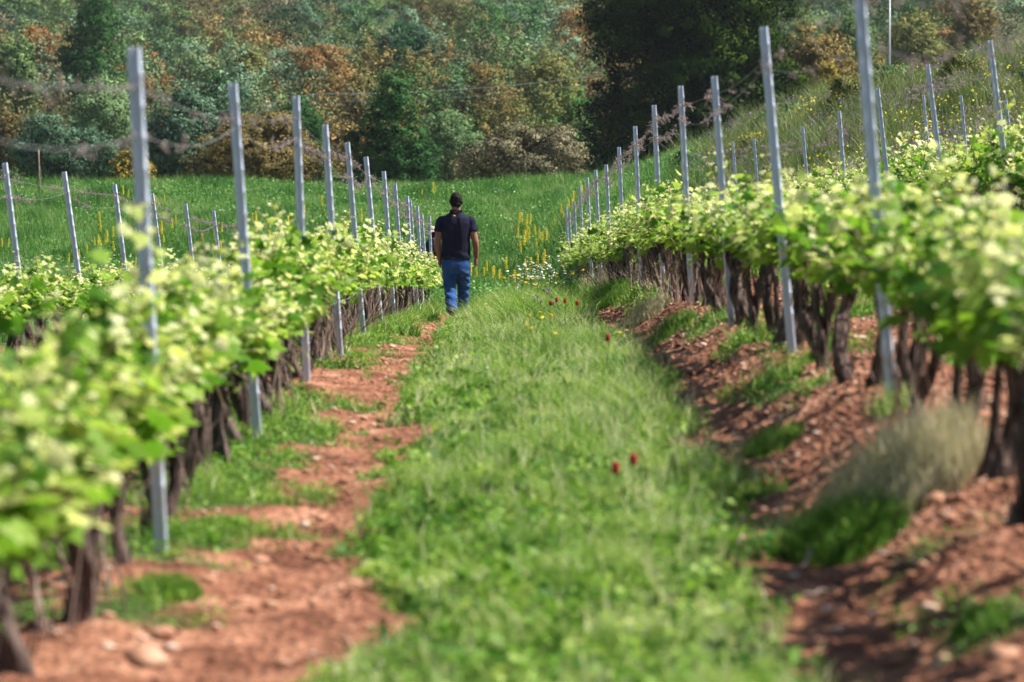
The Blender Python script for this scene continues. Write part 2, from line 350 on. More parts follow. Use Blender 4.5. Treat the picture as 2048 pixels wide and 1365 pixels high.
# broad little weed leaves in the sward
def cards(rg, P, size, tone, up=.6, asp=.65):
    n = len(P); N = rg.standard_normal((n, 3)); N[:, 2] = np.abs(N[:, 2]) + up; N /= np.linalg.norm(N, axis=1)[:, None]
    A = np.cross(N, rg.standard_normal((n, 3))); A /= np.linalg.norm(A, axis=1)[:, None] + 1e-9; B = np.cross(N, A)
    s = (size * np.ones(n))[:, None] / 2
    V = np.stack([P - A * s, P - B * s * asp + N * s * .12, P + A * s, P + B * s * asp + N * s * .12], 1).reshape(-1, 3)
    return V, np.arange(n)[:, None] * 4 + np.array([[0, 1, 2, 3]]), np.repeat(tone * np.ones(n), 4)
rg = rng(2); PP = []; SS = []; TT = []
for d0, d1, dens, s0 in ((8.5, 20, 5200, .022), (20, 36, 3300, .026), (36, 64, 1200, .03)):
    x, y = scatter(rg, dens, -2.4, 2.6, d0, d1, lambda a, b: cover(a, b) * (.25 + .75 * sm(.42, .6, fbm(a * 2.5, b * 1.6, 81))) * (.35 + .65 * (np.abs(a - .15) < .75)))
    z = zg(x, y) + rg.uniform(.0, .10, len(x)) * (.5 + (y > 30) * .5)
    PP.append(np.stack([x, y, z], -1)); SS.append(s0 * rg.uniform(.6, 1.5, len(x))); TT.append(.30 + .45 * rg.uniform(0, 1, len(x)) ** 1.3 + .4 * (vn(x * 4, y * 3, 4) - .5))
x, y = scatter(rg, 26, -.6, .9, 8.5, 45, cover)      # rosettes of broad leaves
for q in range(len(x)):
    n_ = 11; rq = rg.uniform(.02, .055); PP.append(np.stack([x[q] + rg.normal(0, rq, n_), y[q] + rg.normal(0, rq, n_), zg1(x[q], y[q]) + rg.uniform(.02, .09, n_)], -1)); SS.append(rg.uniform(.03, .06, n_)); TT.append(rg.uniform(.1, .75) + rg.normal(0, .08, n_))
V, f4, T = cards(rg, np.vstack(PP), np.concatenate(SS), np.concatenate(TT))
o = stuff('clover', V, [f4], T, M['grass'], 'low broad-leaved clover and weeds growing through the grass strip')
# tall meadow
rg = rng(3)
def mead(x, y): return sm(60, 70, y + 3 * (vn(x, y * .5, 7) - .5)) * (1 - sm(2.5, 4.5, x - .03 * (y - 70)))
for d0, d1, dens, wd, h0 in ((58, 80, 420, .010, .42), (80, 124, 330, .013, .55)):
    x, y = scatter(rg, dens, -19, 8, d0, d1, mead)
    h = h0 * (.5 + .9 * fbm(x * .5, y * .4, 91)) * rg.uniform(.6, 1.25, len(x)) * sm(56, 72, y)
    tone = .10 + .85 * fbm(x * .8, y * .5, 95) + rg.normal(0, .16, len(x)); tone = np.where(rg.uniform(0, 1, len(x)) < .04, .95, tone)
    put(*blades(rg, x, y, h, wd * rg.uniform(.6, 1.5, len(x)), tone, .45))
x = rg.uniform(-17, 6, 900); y = rg.uniform(100, 121, 900)
put(*blades(rg, x, y, rg.uniform(.7, 1.15, 900), np.full(900, .012), rg.uniform(.5, 1, 900), .15))
flush('meadow_grass', M['meadow'], 'tall dark green meadow grass filling the slope beyond the vine rows')
rg = rng(33); x, y = scatter(rg, 260, -19, 8, 60, 122, lambda a, b: mead(a, b) * sm(.38, .6, fbm(a * .9, b * .6, 97)))
P = np.stack([x, y, zg(x, y) + rg.uniform(.05, .5, len(x))], -1)
V, f4, T = cards(rg, P, .055 * rg.uniform(.6, 1.6, len(x)), .25 + .65 * rg.uniform(0, 1, len(x)) ** 1.4)
o = stuff('meadow_herbs', V, [f4], T, M['meadow'], 'leafy herbs mixed into the tall meadow grass')
# rough grass and herbs on the bank to the right
rg = rng(4)
def bankm(x, y): return sm(2.5, 4.5, x - .03 * (y - 70)) * sm(52, 60, y) + (y < 60) * (x > 4.5) * .8
for x0, x1, d0, d1, dens, wd, h0 in ((4.5, 10, 28, 60, 330, .009, .20), (2, 17, 56, 125, 330, .013, .40)):
    x, y = scatter(rg, dens, x0, x1, d0, d1, bankm)
    h = h0 * (.2 + 2.0 * sm(.3, .8, fbm(x * 1.1, y * .6, 101))) * rg.uniform(.5, 1.3, len(x))
    tone = .25 + .5 * fbm(x * 1.1, y * .6, 105) + rg.normal(0, .14, len(x))
    put(*blades(rg, x, y, h, wd * rg.uniform(.6, 1.6, len(x)), tone, .8))
flush('bank_grass', M['bank'], 'rough olive green grass on the rising bank beside the big dark tree')
for nm, mat, lab, seed, thr, dens, sz, hh in (('violet_wildflowers', 'purple', 'haze of tiny violet flowers across the rising bank', 5, .56, 90, .034, .58),
                                              ('yellow_wildflowers', 'yellow', 'tiny yellow flowers sprinkled across the rising bank', 6, .54, 15, .05, .62)):
    rg = rng(seed); x, y = scatter(rg, dens, 3, 17, 55, 108, lambda a, b: bankm(a, b) * sm(thr - .08, thr + .08, fbm(a * .45, b * .3, 110 + seed)) + .06 * bankm(a, b))
    P = np.stack([x, y, zg(x, y) + rg.uniform(.2, hh, len(x))], -1)
    V, f4, T = cards(rg, P, sz * rg.uniform(.6, 1.5, len(x)), rg.uniform(0, 1, len(x)), .2, .9)
    o = stuff(nm, V, [f4], T, M[mat], lab); o['category'] = 'flowers'

# ------------------------------------------------------------------ gravel, stones
def stone_unit(seed, sub=1):
    bm = bmesh.new(); bmesh.ops.create_icosphere(bm, subdivisions=sub, radius=1); r_ = random.Random(seed)
    for v in bm.verts: v.co *= r_.uniform(.72, 1.2)
    V = np.array([v.co[:] for v in bm.verts]); Fc = np.array([[v.index for v in f.verts] for f in bm.faces]); bm.free(); return V, Fc
rg = rng(7); units = [stone_unit(s, 1) for s in range(5)]
x, y = scatter(rg, 330, -3.2, 3.4, 9, 62, lambda a, b: (1 - cover(a, b)) * (.25 + .75 * sm(.9, 1.3, a)) * np.interp(b, [9, 30, 62], [1, .8, .4]))
k = len(x); Vst = []; Fst = []; Tst = []; o_ = 0
pick = rg.integers(0, 5, k); rad = np.exp(rg.normal(-5.0, .6, k)); rad = np.clip(rad, .004, .024)
zz = zg(x, y); an = rg.uniform(0, 6.28, k)
for u in range(5):
    q = np.nonzero(pick == u)[0]; U, FU = units[u]; c, s_ = np.cos(an[q]), np.sin(an[q])
    X = (U[None, :, 0] * c[:, None] - U[None, :, 1] * s_[:, None]) * 1.25; Y = U[None, :, 0] * s_[:, None] + U[None, :, 1] * c[:, None]; Z = np.broadcast_to(U[None, :, 2] * .65, X.shape)
    V = np.stack([X, Y, Z], -1) * rad[q][:, None, None] + np.stack([x[q], y[q], zz[q] + rad[q] * .25 + .008], -1)[:, None]
    Vst.append(V.reshape(-1, 3)); Fst.append((FU[None] + (np.arange(len(q)) * len(U))[:, None, None]).reshape(-1, 3) + o_); o_ += len(q) * len(U)
    Tst.append(np.repeat(rg.uniform(0, 1, len(q)), len(U)))
def gravel_mat():
    m, t, p = new_mat('gravel'); a = t.nodes.new('ShaderNodeAttribute'); a.attribute_name = 'tone'
    r = ramp(t, [(0, (.14, .06, .038)), (.5, (.28, .13, .08)), (.85, (.42, .24, .155)), (1, (.58, .44, .36))]); t.links.new(a.outputs['Fac'], r.inputs[0]); t.links.new(r.outputs[0], p.inputs['Base Color'])
    p.inputs['Roughness'].default_value = .9; p.inputs['Specular IOR Level'].default_value = .2; return m
o = link_mesh('gravel', np_mesh('gravel', np.vstack(Vst), [np.vstack(Fst)], {'tone': np.concatenate(Tst)}), gravel_mat()); tag(o, 'reddish gravel and clods scattered over the bare soil', 'gravel', None, 'stuff')
# larger stones one can tell apart
stones = [(1150, 1010, .05, 'orange stone', 'beside the tufted grass under the right vine row', 1862, 1010), (0, 0, .06, 'flat orange stone', 'on the soil at the foot of the nearest left vines', 290, 1335),
          (0, 0, .035, 'pinkish stone', 'on the soil below the left row, behind the flat orange stone', 325, 1275), (0, 0, .03, 'pale round stone', 'in the bare wheel rut left of the grass strip', 520, 1130),
          (0, 0, .03, 'pale orange stone', 'under the nearest right vines, in front of the twisted trunk', 1965, 975), (0, 0, .04, 'yellowish stone', 'on the soil at the lower right edge of the rut', 2000, 1320),
          (0, 0, .09, 'flat whitish stone', 'lying in grass beside the far end of the right vine row', 1108, 596), (0, 0, .03, 'small brown stone', 'on the clods beneath the steel post right of the track', 1540, 740)]
for _, _, s, a, b, px, py in stones:
    P = ground_px(px, py); U, FU = stone_unit(px, 2); V = U * np.array([s * 1.2, s, s * .7])
    o = link_mesh('stone', np_mesh('stone', V, [FU]), M['rock'], smooth=False); o.location = P + Vector((0, 0, s * .25)); o.rotation_euler = (0, 0, px)
    tag(o, f'{a} {b}', 'stone', 'stones lying on the soil')

# fallen sticks
def stick(px, py, px2, py2, r_, label):
    A = ground_px(px, py); B = ground_px(px2, py2); mid = (A + B) / 2 + Vector((.03, .02, .05))
    t_ = np.linspace(0, 1, 9)[:, None]; P = (1 - t_) ** 2 * np.array(A) + 2 * t_ * (1 - t_) * np.array(mid) + t_ ** 2 * np.array(B); P[:, 2] += .015
    P += rng(int(px)).normal(0, .006, P.shape); O = P[0].copy(); mb = MB(); mb.tube(P - O, np.linspace(r_, r_ * .5, 9), 7)
    o = link_mesh('fallen_twig', mb.mesh('twig'), M['deadwood'], smooth=True); o.location = O; tag(o, label, 'twig', 'dry twigs on the ground')
stick(1345, 855, 1285, 925, .007, 'pale dry twig lying across the edge of the grass strip')
stick(1600, 1150, 1640, 1085, .009, 'thick bent twig on the soil in front of the tufted grass')
stick(1475, 1110, 1480, 1040, .008, 'short grey twig standing up from the rut by the grass strip')
stick(1560, 1225, 1680, 1200, .006, 'long whitish twig lying flat in the right wheel rut')
stick(600, 918, 720, 942, .005, 'thin dry twig curved over the grass left of the rut')
stick(1740, 1090, 1830, 1045, .006, 'brown twig leaning below the tufted grass on the right')

# ------------------------------------------------------------------ trellis posts
def post_mesh(seed):
    w_, d_, th = .024, .030, .0028
    outer = [(-w_, d_), (-w_ - .007, d_ + .003), (-w_ - .007, d_), (-w_, -.004), (-.008, -.004), (-.005, .004), (.005, .004), (.008, -.004), (w_, -.004), (w_ + .007, d_), (w_ + .007, d_ + .003), (w_, d_)]
    # web faces the viewer (towards -y) with a groove, flanges run back
    path = np.array([(-w_ + .006, d_), (-w_, d_ - .002), (-w_, 0), (-.010, -.003), (-.005, .005), (.005, .005), (.010, -.003), (w_, 0), (w_, d_ - .002), (w_ - .006, d_)])
    T = np.gradient(path, axis=0); T /= np.linalg.norm(T, axis=1)[:, None]; Nn = np.stack([T[:, 1], -T[:, 0]], -1)
    ring = np.vstack([path + Nn * th / 2, (path - Nn * th / 2)[::-1]]); k = len(ring); h = 1.75; zs = [-.12]; lip = [0]
    for z in np.arange(.22, 1.71, .11): zs += [z, z + .003, z + .016, z + .020]; lip += [0, 1, 1, 0]
    zs += [h]; lip += [0]; m_ = len(zs)      # wire hooks stand out from both edges of the profile
    V = np.array([[p[0] * (1 + (.09 * l if abs(p[0]) > .015 else 0)), p[1], z] for z, l in zip(zs, lip) for p in ring]); j = np.arange(k); j2 = (j + 1) % k
    i_ = np.arange(m_ - 1)[:, None] * k; mb = MB(); mb.add(V, None, np.stack([i_ + j, i_ + j2, i_ + j2 + k, i_ + j + k], -1).reshape(-1, 4))
    n = len(path); q = np.arange(n - 1)
    for b in (0, (m_ - 1) * k): mb.add(V[b:b + k], None, np.stack([q, q + 1, k - 2 - q, k - 1 - q], -1))
    return mb.mesh('post_profile')
post_me = post_mesh(0); post_me.materials.append(M['steel'])
ORD = 'zeroth first second third fourth fifth sixth seventh eighth ninth tenth eleventh twelfth thirteenth fourteenth fifteenth sixteenth'.split()
def place_post(x, D, lean, leany, rz, h, label, group):
    o = bpy.data.objects.new('trellis_post', post_me); COL.objects.link(o)
    o.location = (x, D, zg1(x, D)); o.rotation_euler = (leany, -lean, rz); o.scale = (.88, .9, h / 1.75)
    tag(o, label, 'post', group); return o
ROWS = {
 'left': dict(name='row left of the track', x=lambda D: xL(D), posts=[(8.3, .05, 1.72), (13.3, 50/1010, 1.75), (18.7, 47/720, 1.74), (23.6, 20/570, 1.75), (28.7, 32/468, 1.76), (33.8, 32/397, 1.75), (38.9, 30/345, 1.74), (44, 22/305, 1.74), (49, 20/280, 1.75), (54.2, 14/248, 1.74), (57.5, 16/235, 1.74), (61.5, 12/222, 1.74), (66.5, 14/200, 1.72), (70.5, 6/190, 1.76)], d0=8.7, d1=71, vs=.93),
 'right': dict(name='row right of the track', x=lambda D: xR(D), posts=[(10.0, .08, 1.74), (15.1, 73/885, 1.76), (20.2, 62/665, 1.74), (25.3, 37/500, 1.66), (30.4, 24/442, 1.74), (35.5, 20/378, 1.76), (40.6, 15/331, 1.74), (45.7, 14/294, 1.74), (50.8, 13/264, 1.72), (55.9, 13/240, 1.76), (61, 12/225, 1.82), (66, 11/210, 1.80), (71, 10/195, 1.74), (76, 9/180, 1.62), (79.5, 8/172, 1.62)], d0=8.9, d1=81, vs=.94),
 'outer_left': dict(name='outer row at the left edge', x=lambda D: -4.15 + 0 * D, posts=[(28.4, .12, 1.75), (33.0, .125, 1.75), (37.6, .14, 1.76), (42.1, .12, 1.76), (46.6, .125, 1.75), (51.2, .12, 1.75), (56, .12, 1.75), (61, .12, 1.75)], d0=25, d1=63, vs=1.06),
 'outer_right': dict(name='second row up the right bank', x=lambda D: 4.10 + 0 * D, posts=[(26, .12, 1.75), (31.2, .13, 1.75), (35.8, .135, 1.75), (41, .12, 1.75), (46.6, .08, 1.76), (52.2, .09, 1.76), (57.6, .09, 1.74), (63, .08, 1.72), (69, .08, 1.72)], d0=25, d1=62, vs=1.1),
 'upper_right': dict(name='third row up the right bank', x=lambda D: 6.8 + 0 * D, posts=[(51.5, .12, 1.62), (56.8, .1, 1.74), (62, .1, 1.74)], d0=50.5, d1=63, vs=1.2),
}
rr = random.Random(5)
for rk, row in ROWS.items():
    row['tops'] = []
    for i, (D, ln, h) in enumerate(row['posts']):
        x = float(row['x'](D)); lean = math.atan(ln)
        k0 = 0 if rk == 'upper_right' else 1; lb = f"{ORD[i + 1 - k0]} grey steel post from the camera in the {row['name']}"
        if i >= k0: place_post(x, D, lean, rr.uniform(-.02, .02), rr.uniform(-.12, .12) - .12, h, lb, 'galvanised posts holding up the ' + row['name'])
        row['tops'].append((x, D, zg1(x, D), ln, h))

# ------------------------------------------------------------------ wires with dried tendrils
def wire_row(row, hgt, off, r_, label, tend, seed, sag=.03):
    rg = rng(seed); pts = []
    T = row['tops']
    for i in range(len(T) - 1):
        a, b = T[i], T[i + 1]; dd = off[i % len(off)]; de = off[(i + 1) % len(off)]
        A = np.array([a[0] - a[3] * (hgt + dd), a[1], a[2] + (hgt + dd) * a[4] / 1.75]); B = np.array([b[0] - b[3] * (hgt + de), b[1], b[2] + (hgt + de) * b[4] / 1.75])
        t_ = np.linspace(0, 1, 12)[:-1][:, None]; P = A * (1 - t_) + B * t_; P[:, 2] -= (sag * rg.uniform(.3, 1.4) * 4 * t_ * (1 - t_))[:, 0]; pts.append(P)
    pts.append(B[None]); P = np.vstack(pts); O = P[0].copy(); mb = MB(); mb.tube(P - O, r_, 5)
    w_ = link_mesh('trellis_wire', mb.mesh('wire'), M['wire'], smooth=True); w_.location = O; tag(w_, label, 'wire')
    if tend:
        mt = MB(); n = int((P[-1, 1] - P[0, 1]) * tend); seglen = np.arange(len(P))
        for q in range(n):
            u = rg.uniform(0, len(P) - 1.01)
            if vn(np.array([u * .35]), np.array([seed * 3.]), 5)[0] < .42: continue
            i0 = int(u); p = P[i0] * (1 - u + i0) + P[i0 + 1] * (u - i0) - O
            if p[1] + O[1] < 24 and rg.uniform() < .6: continue
            m_ = rg.integers(7, 12); d = rg.standard_normal(3) * np.array([.7, 1.3, .8]); st = []
            c = p.copy() + rg.normal(0, .006, 3)
            for _ in range(m_):
                st.append(c.copy()); d = d + rg.standard_normal(3) * 1.1 + np.array([0, 0, -.25]); d /= np.linalg.norm(d); c = c + d * rg.uniform(.006, .017)
            mt.tube(np.array(st), rg.uniform(.0012, .003), 4, cap=False)
        t2 = link_mesh('dried_tendrils', mt.mesh('tendrils'), M['tendril'], w_); tag(t2, 'curly dried grape tendrils wound round the wire', kind='stuff')
for i, (rk, tend) in enumerate((('left', 12), ('right', 12), ('outer_left', 15), ('outer_right', 12), ('upper_right', 9))):
    row = ROWS[rk]
    wire_row(row, 1.60, [0, .01, -.03, .02], .0014, f"upper wire near the post tops of the {row['name']}", tend, 20 + i)
    wire_row(row, 1.50, [0, -.05, .03, .0], .0014, f"tendril-covered wire just below the upper wire of the {row['name']}", tend, 40 + i, .06)
    wire_row(row, .60, [0], .0020, f"wire carrying the vine arms in the {row['name']}", 0, 60 + i, .02)
    if rk == 'left': wire_row(row, .42, [0, .03], .0028, f"bare low wire crossing the trunks of the {row['name']}", 0, 80, .02)

# ------------------------------------------------------------------ grapevines
LO = np.array([(0, 0), (-.18, .10), (-.42, -.06), (-.50, .22), (-.36, .38), (-.46, .66), (-.20, .66), (0, 1.0), (.20, .66), (.46, .66), (.36, .38), (.50, .22), (.42, -.06), (.18, .10)])
LV = np.vstack([[0, .35], LO]) * np.array([1, 1]); LZ = -.16 * np.abs(LV[:, 0]) * 1.5 - .22 * np.clip(LV[:, 1] - .5, 0, 1) ** 2 * 2
LV3 = np.stack([LV[:, 0], LV[:, 1], LZ], -1); LF = np.array([[0, i, i % 14 + 1] for i in range(1, 15)])
def leaves(rg, P, size, tone, dirs, tilt=.5):
    n = len(P); U = dirs.copy(); U[:, 2] -= .25; U /= np.linalg.norm(U, axis=1)[:, None]
    N = rg.standard_normal((n, 3)) * tilt + np.array([.15, 0, 1.0]) * .7 + dirs * .35; N -= (N * U).sum(1)[:, None] * U; N /= np.linalg.norm(N, axis=1)[:, None] + 1e-9
    A = np.cross(U, N); Lc = LV3[None] * size[:, None, None]; wv = rg.uniform(.7, 1.9, n)[:, None]
    V = P[:, None] + A[:, None] * Lc[..., 0:1] + U[:, None] * Lc[..., 1:2] + N[:, None] * (Lc[..., 2] * wv)[..., None]
    k = len(LV3); F_ = LF[None] + (np.arange(n) * k)[:, None, None]
    return V.reshape(-1, 3), F_.reshape(-1, 3), np.repeat(tone, k) + np.tile(np.concatenate([[-.05], np.full(k - 1, .02)]), n)
def vine_template(seed):
    rg = rng(seed); sh = MB(); Lp = []; Ls = []; Lt = []; Ldir = []
    # two short arms along the wire
    for s in (-1, 1):
        t_ = np.linspace(0, 1, 8); P = np.stack([rg.normal(0, .012, 8), s * t_ * .5, .52 + .06 * np.sin(t_ * 2.2) + rg.normal(0, .008, 8)], -1)
        sh.tube(P, np.linspace(.016, .007, 8), 6, rnd=rg, amp=.08)
    ns = 21
    for q in range(ns):
        y0 = rg.uniform(-.56, .56); p = np.array([rg.normal(0, .03), y0, .56 + rg.normal(0, .03)])
        L = rg.uniform(.26, .50) * (1.45 if rg.uniform() < .16 else 1); low = rg.uniform() < .14
        d = np.array([rg.normal(0, .38), rg.normal(0, .45), 1.0 if not low else rg.uniform(-.5, .35)]); d /= np.linalg.norm(d)
        if low: d[0] = math.copysign(.6, rg.normal()); L *= .72
        m_ = 9; st = [p.copy()]
        for i in range(m_):
            d = d + rg.standard_normal(3) * .16 + np.array([0, 0, -.02 if not low else -.10]); d /= np.linalg.norm(d); p = p + d * L / m_; st.append(p.copy())
            f = i / (m_ - 1)
            for z_ in range(2 if f > .75 else 1):
                side = rg.standard_normal(3); side -= side.dot(d) * d; side /= np.linalg.norm(side); pet = rg.uniform(.02, .07) * (1 - .6 * f)
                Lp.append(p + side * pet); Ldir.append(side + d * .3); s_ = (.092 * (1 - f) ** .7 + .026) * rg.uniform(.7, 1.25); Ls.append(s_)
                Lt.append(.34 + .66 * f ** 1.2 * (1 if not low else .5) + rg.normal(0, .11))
        sh.tube(np.array(st), np.linspace(.0045, .0012, m_ + 1), 5, cap=False)
    nf = 40   # filler leaves inside the hedge
    P = np.stack([rg.normal(0, .13, nf), rg.uniform(-.58, .58, nf), rg.normal(.78, .09, nf)], -1)
    D_ = rg.standard_normal((nf, 3)); D_[:, 2] = -np.abs(D_[:, 2]) * .3; D_ /= np.linalg.norm(D_, axis=1)[:, None]
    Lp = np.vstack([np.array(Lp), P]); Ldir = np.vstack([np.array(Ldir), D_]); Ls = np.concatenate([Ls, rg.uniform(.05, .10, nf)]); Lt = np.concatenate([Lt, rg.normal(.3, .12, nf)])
    kp = (Lp[:, 2] > .59 + .07 * np.sin(Lp[:, 1] * 5 + seed) + rg.normal(0, .03, len(Lp))) | (rg.uniform(0, 1, len(Lp)) < .10); kp &= np.abs(Lp[:, 0]) < .25
    Lp, Ls, Ldir, Lt = Lp[kp], Ls[kp], Ldir[kp], np.array(Lt)[kp]
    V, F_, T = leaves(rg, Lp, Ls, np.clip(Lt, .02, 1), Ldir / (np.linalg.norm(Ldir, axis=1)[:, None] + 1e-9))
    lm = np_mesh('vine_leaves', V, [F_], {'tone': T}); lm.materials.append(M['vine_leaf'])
    sm_ = sh.mesh('vine_shoots'); sm_.materials.append(M['shoot'])
    return lm, sm_
def trunk_template(seed, big=False):
    rg = rng(seed); mb = MB(); n = 16; k = 14
    def col(P, r_, amp):
        P = np.asarray(P); m = len(P); ph = rg.uniform(0, 6.3, 4)
        a = np.arange(k) / k * 6.283; z = np.linspace(0, 1, m)[:, None]
        rad = 1 + .20 * np.sin(3 * a + ph[0] + z * 5) + .14 * np.sin(5 * a + ph[1] - z * 7) + .12 * np.sin(2 * a + ph[2] + z * 11) + rg.normal(0, .09, (m, k)) * amp
        T = np.gradient(P, axis=0); T /= np.linalg.norm(T, axis=1)[:, None]; A = np.cross(T, [0, 1, 0]); A /= np.linalg.norm(A, axis=1)[:, None]; B = np.cross(T, A)
        V = P[:, None] + (A[:, None] * np.cos(a)[None, :, None] + B[:, None] * np.sin(a)[None, :, None]) * (rad * r_[:, None])[..., None]
        i = np.arange(m - 1)[:, None] * k; j = np.arange(k)[None]; j2 = (j + 1) % k
        V = np.vstack([V.reshape(-1, 3), P[-1] + T[-1] * r_[-1] * .4]); q = np.arange(k)
        mb.add(V, np.stack([(m - 1) * k + (q + 1) % k, (m - 1) * k + q, np.full(k, m * k)], -1), np.stack([i + j, i + k + j, i + k + j2, i + j2], -1).reshape(-1, 4))
    t_ = np.linspace(0, 1, n); lx, ly = rg.normal(0, .06), rg.normal(0, .09); H = rg.uniform(.50, .60)
    wob = np.stack([np.sin(t_ * rg.uniform(4, 8) + rg.uniform(0, 6)) * .040, np.sin(t_ * rg.uniform(4, 8)) * .04, 0 * t_], -1)
    P = np.stack([lx * t_, ly * t_, -.05 + t_ * (H + .05)], -1) + wob - wob[0]
    r0 = rg.uniform(.030, .044); r_ = r0 * (1 + .30 * np.exp(-t_ * 7) - .25 * t_ + .45 * np.exp(-((t_ - .9) / .12) ** 2)) + rg.normal(0, .003, n); col(P, r_, 1)
    Q0 = P[-4].copy()
    for s in (-1, 1):
        if rg.uniform() < .85:
            u = np.linspace(0, 1, 7)[:, None]; e = Q0 + np.array([rg.normal(0, .04), s * rg.uniform(.10, .22), rg.uniform(.06, .16)])
            col(Q0 * (1 - u) + e * u + rg.normal(0, .008, (7, 3)), np.linspace(r0 * .75, r0 * .38, 7), 1)
    if rg.uniform() < .7:   # second stem from the same root
        u = np.linspace(0, 1, 11)[:, None]; b = P[0] + np.array([rg.normal(0, .04), rg.choice([-1, 1]) * rg.uniform(.10, .30), 0]); e = b + np.array([rg.normal(0, .06), rg.normal(0, .12), rg.uniform(.40, .55)])
        col(b * (1 - u) + e * u + np.stack([np.sin(u[:, 0] * 5) * .025, np.sin(u[:, 0] * 4) * .02, 0 * u[:, 0]], -1), np.linspace(r0 * .7, r0 * .42, 11), 1)
    # loose strips of bark
    for q in range(26):
        i = rg.integers(0, n - 4); a = rg.uniform(0, 6.28); Lz = rg.uniform(.05, .16)
        c = P[i] + np.array([math.cos(a), math.sin(a), 0]) * r_[i] * rg.uniform(1.0, 1.25); dd = np.array([math.cos(a) * .25, math.sin(a) * .25, 1]) * Lz
        mb.tube(np.array([c, c + dd * .5 + rg.normal(0, .004, 3), c + dd]), [.004, .005, .002], 4, cap=False)
    m_ = mb.mesh('vine_trunk'); m_.polygons.foreach_set('use_smooth', [True] * len(m_.polygons)); m_.materials.append(M['bark']); return m_
def dead_template(seed):
    rg = rng(seed); mb = MB()
    for q in range(16):
        b = np.array([rg.normal(0, .07), rg.uniform(-.5, .5), 0]); d = np.array([rg.normal(0, .25), rg.normal(0, .6), 1]); d /= np.linalg.norm(d); L = rg.uniform(.3, .62); st = []
        p = b
        for i in range(7):
            st.append(p.copy()); d = d + rg.normal(0, .13, 3); d /= np.linalg.norm(d); p = p + d * L / 6
        mb.tube(np.array(st), np.linspace(rg.uniform(.003, .006), .0018, 7), 5, cap=False)
    m_ = mb.mesh('dead_canes'); m_.materials.append(M['deadwood']); return m_
VT = [vine_template(100 + i) for i in range(8)]; TT_ = [trunk_template(200 + i) for i in range(9)]; DT = [dead_template(300 + i) for i in range(4)]
def child(nm, me_, par):
    c = bpy.data.objects.new(nm, me_); COL.objects.link(c); c.parent = par; return c
rr = random.Random(11)
for rk, row in ROWS.items():
    D = row['d0']; pd = [p[0] for p in row['posts'][(0 if rk == 'upper_right' else 1):]]; cnt = {}
    while D < row['d1']:
        x = float(row['x'](D)) + rr.uniform(-.05, .05) + {'left': -.09, 'right': .04}.get(rk, 0); z = zg1(x, D)
        k = sum(1 for p in pd if p < D); cnt[k] = cnt.get(k, 0) + 1
        if k == 0: lb = f"grapevine {ORD[cnt[k]]} before the first steel post in the {row['name']}"
        else: lb = f"grapevine {ORD[cnt[k]]} past the {ORD[k]} steel post in the {row['name']}"
        o = thing('grapevine', lb, 'grapevine', (x, D, z), 'grapevines of the ' + row['name'], 0)
        i = rr.randrange(8); flip = rr.random() < .5
        t = child('trunk', TT_[rr.randrange(9)], o); t.rotation_euler = (0, 0, rr.choice([0, math.pi])); s = rr.uniform(.92, 1.12); t.scale = (s * rr.uniform(.66, .92), s * rr.uniform(.68, .92), s)
        for nm, me_ in (('foliage', VT[i][0]), ('shoots', VT[i][1])):
            c = child(nm, me_, o); c.rotation_euler = (0, 0, math.pi if flip else 0); sz = .98 if rk != 'outer_right' else 1.08; c.location.z = 0
            c.scale = (1.05, 1.08, sz)
        hs = rr.uniform(.80, 1.08) * (.88 if rk == 'outer_left' else 1)
        for c in o.children:
            if c.name.split('.')[0] in ('foliage', 'shoots'): c.scale.z *= hs
        dead = (rk == 'right' and D > 27 and rr.random() < .85) or (rk == 'left' and 26 < D < 58 and rr.random() < .8) or rr.random() < .08
        if dead:
            c = child('dead_canes', DT[rr.randrange(4)], o); c.rotation_euler = (0, 0, rr.choice([0, math.pi]))
        D += row['vs'] * rr.uniform(.85, 1.15)

# ------------------------------------------------------------------ people
def blend(name, build, voxel, smooth, mat, parent, wr=None):
    """tapered limbs and lofts merged into one continuous surface"""
    mb = MB(); build(mb); me_ = mb.mesh(name); o = bpy.data.objects.new(name, me_); COL.objects.link(o)
    r_ = o.modifiers.new('r', 'REMESH'); r_.mode = 'VOXEL'; r_.voxel_size = voxel
    s_ = o.modifiers.new('s', 'SMOOTH'); s_.iterations = smooth; s_.factor = .6
    dg = bpy.context.evaluated_depsgraph_get(); n = bpy.data.meshes.new_from_object(o.evaluated_get(dg))
    bpy.data.objects.remove(o); bpy.data.meshes.remove(me_)
    if wr:
        V = np.empty(len(n.vertices) * 3, np.float32); n.vertices.foreach_get('co', V); V = V.reshape(-1, 3)
        Nn = np.empty(len(n.vertices) * 3, np.float32); n.vertices.foreach_get('normal', Nn); Nn = Nn.reshape(-1, 3)
        V = V + Nn * wr(V)[:, None]; n.vertices.foreach_set('co', V.astype(np.float32).ravel()); n.update()
    n.name = name; n.materials.clear()
    o = link_mesh(name, n, mat, parent, smooth=True); return o
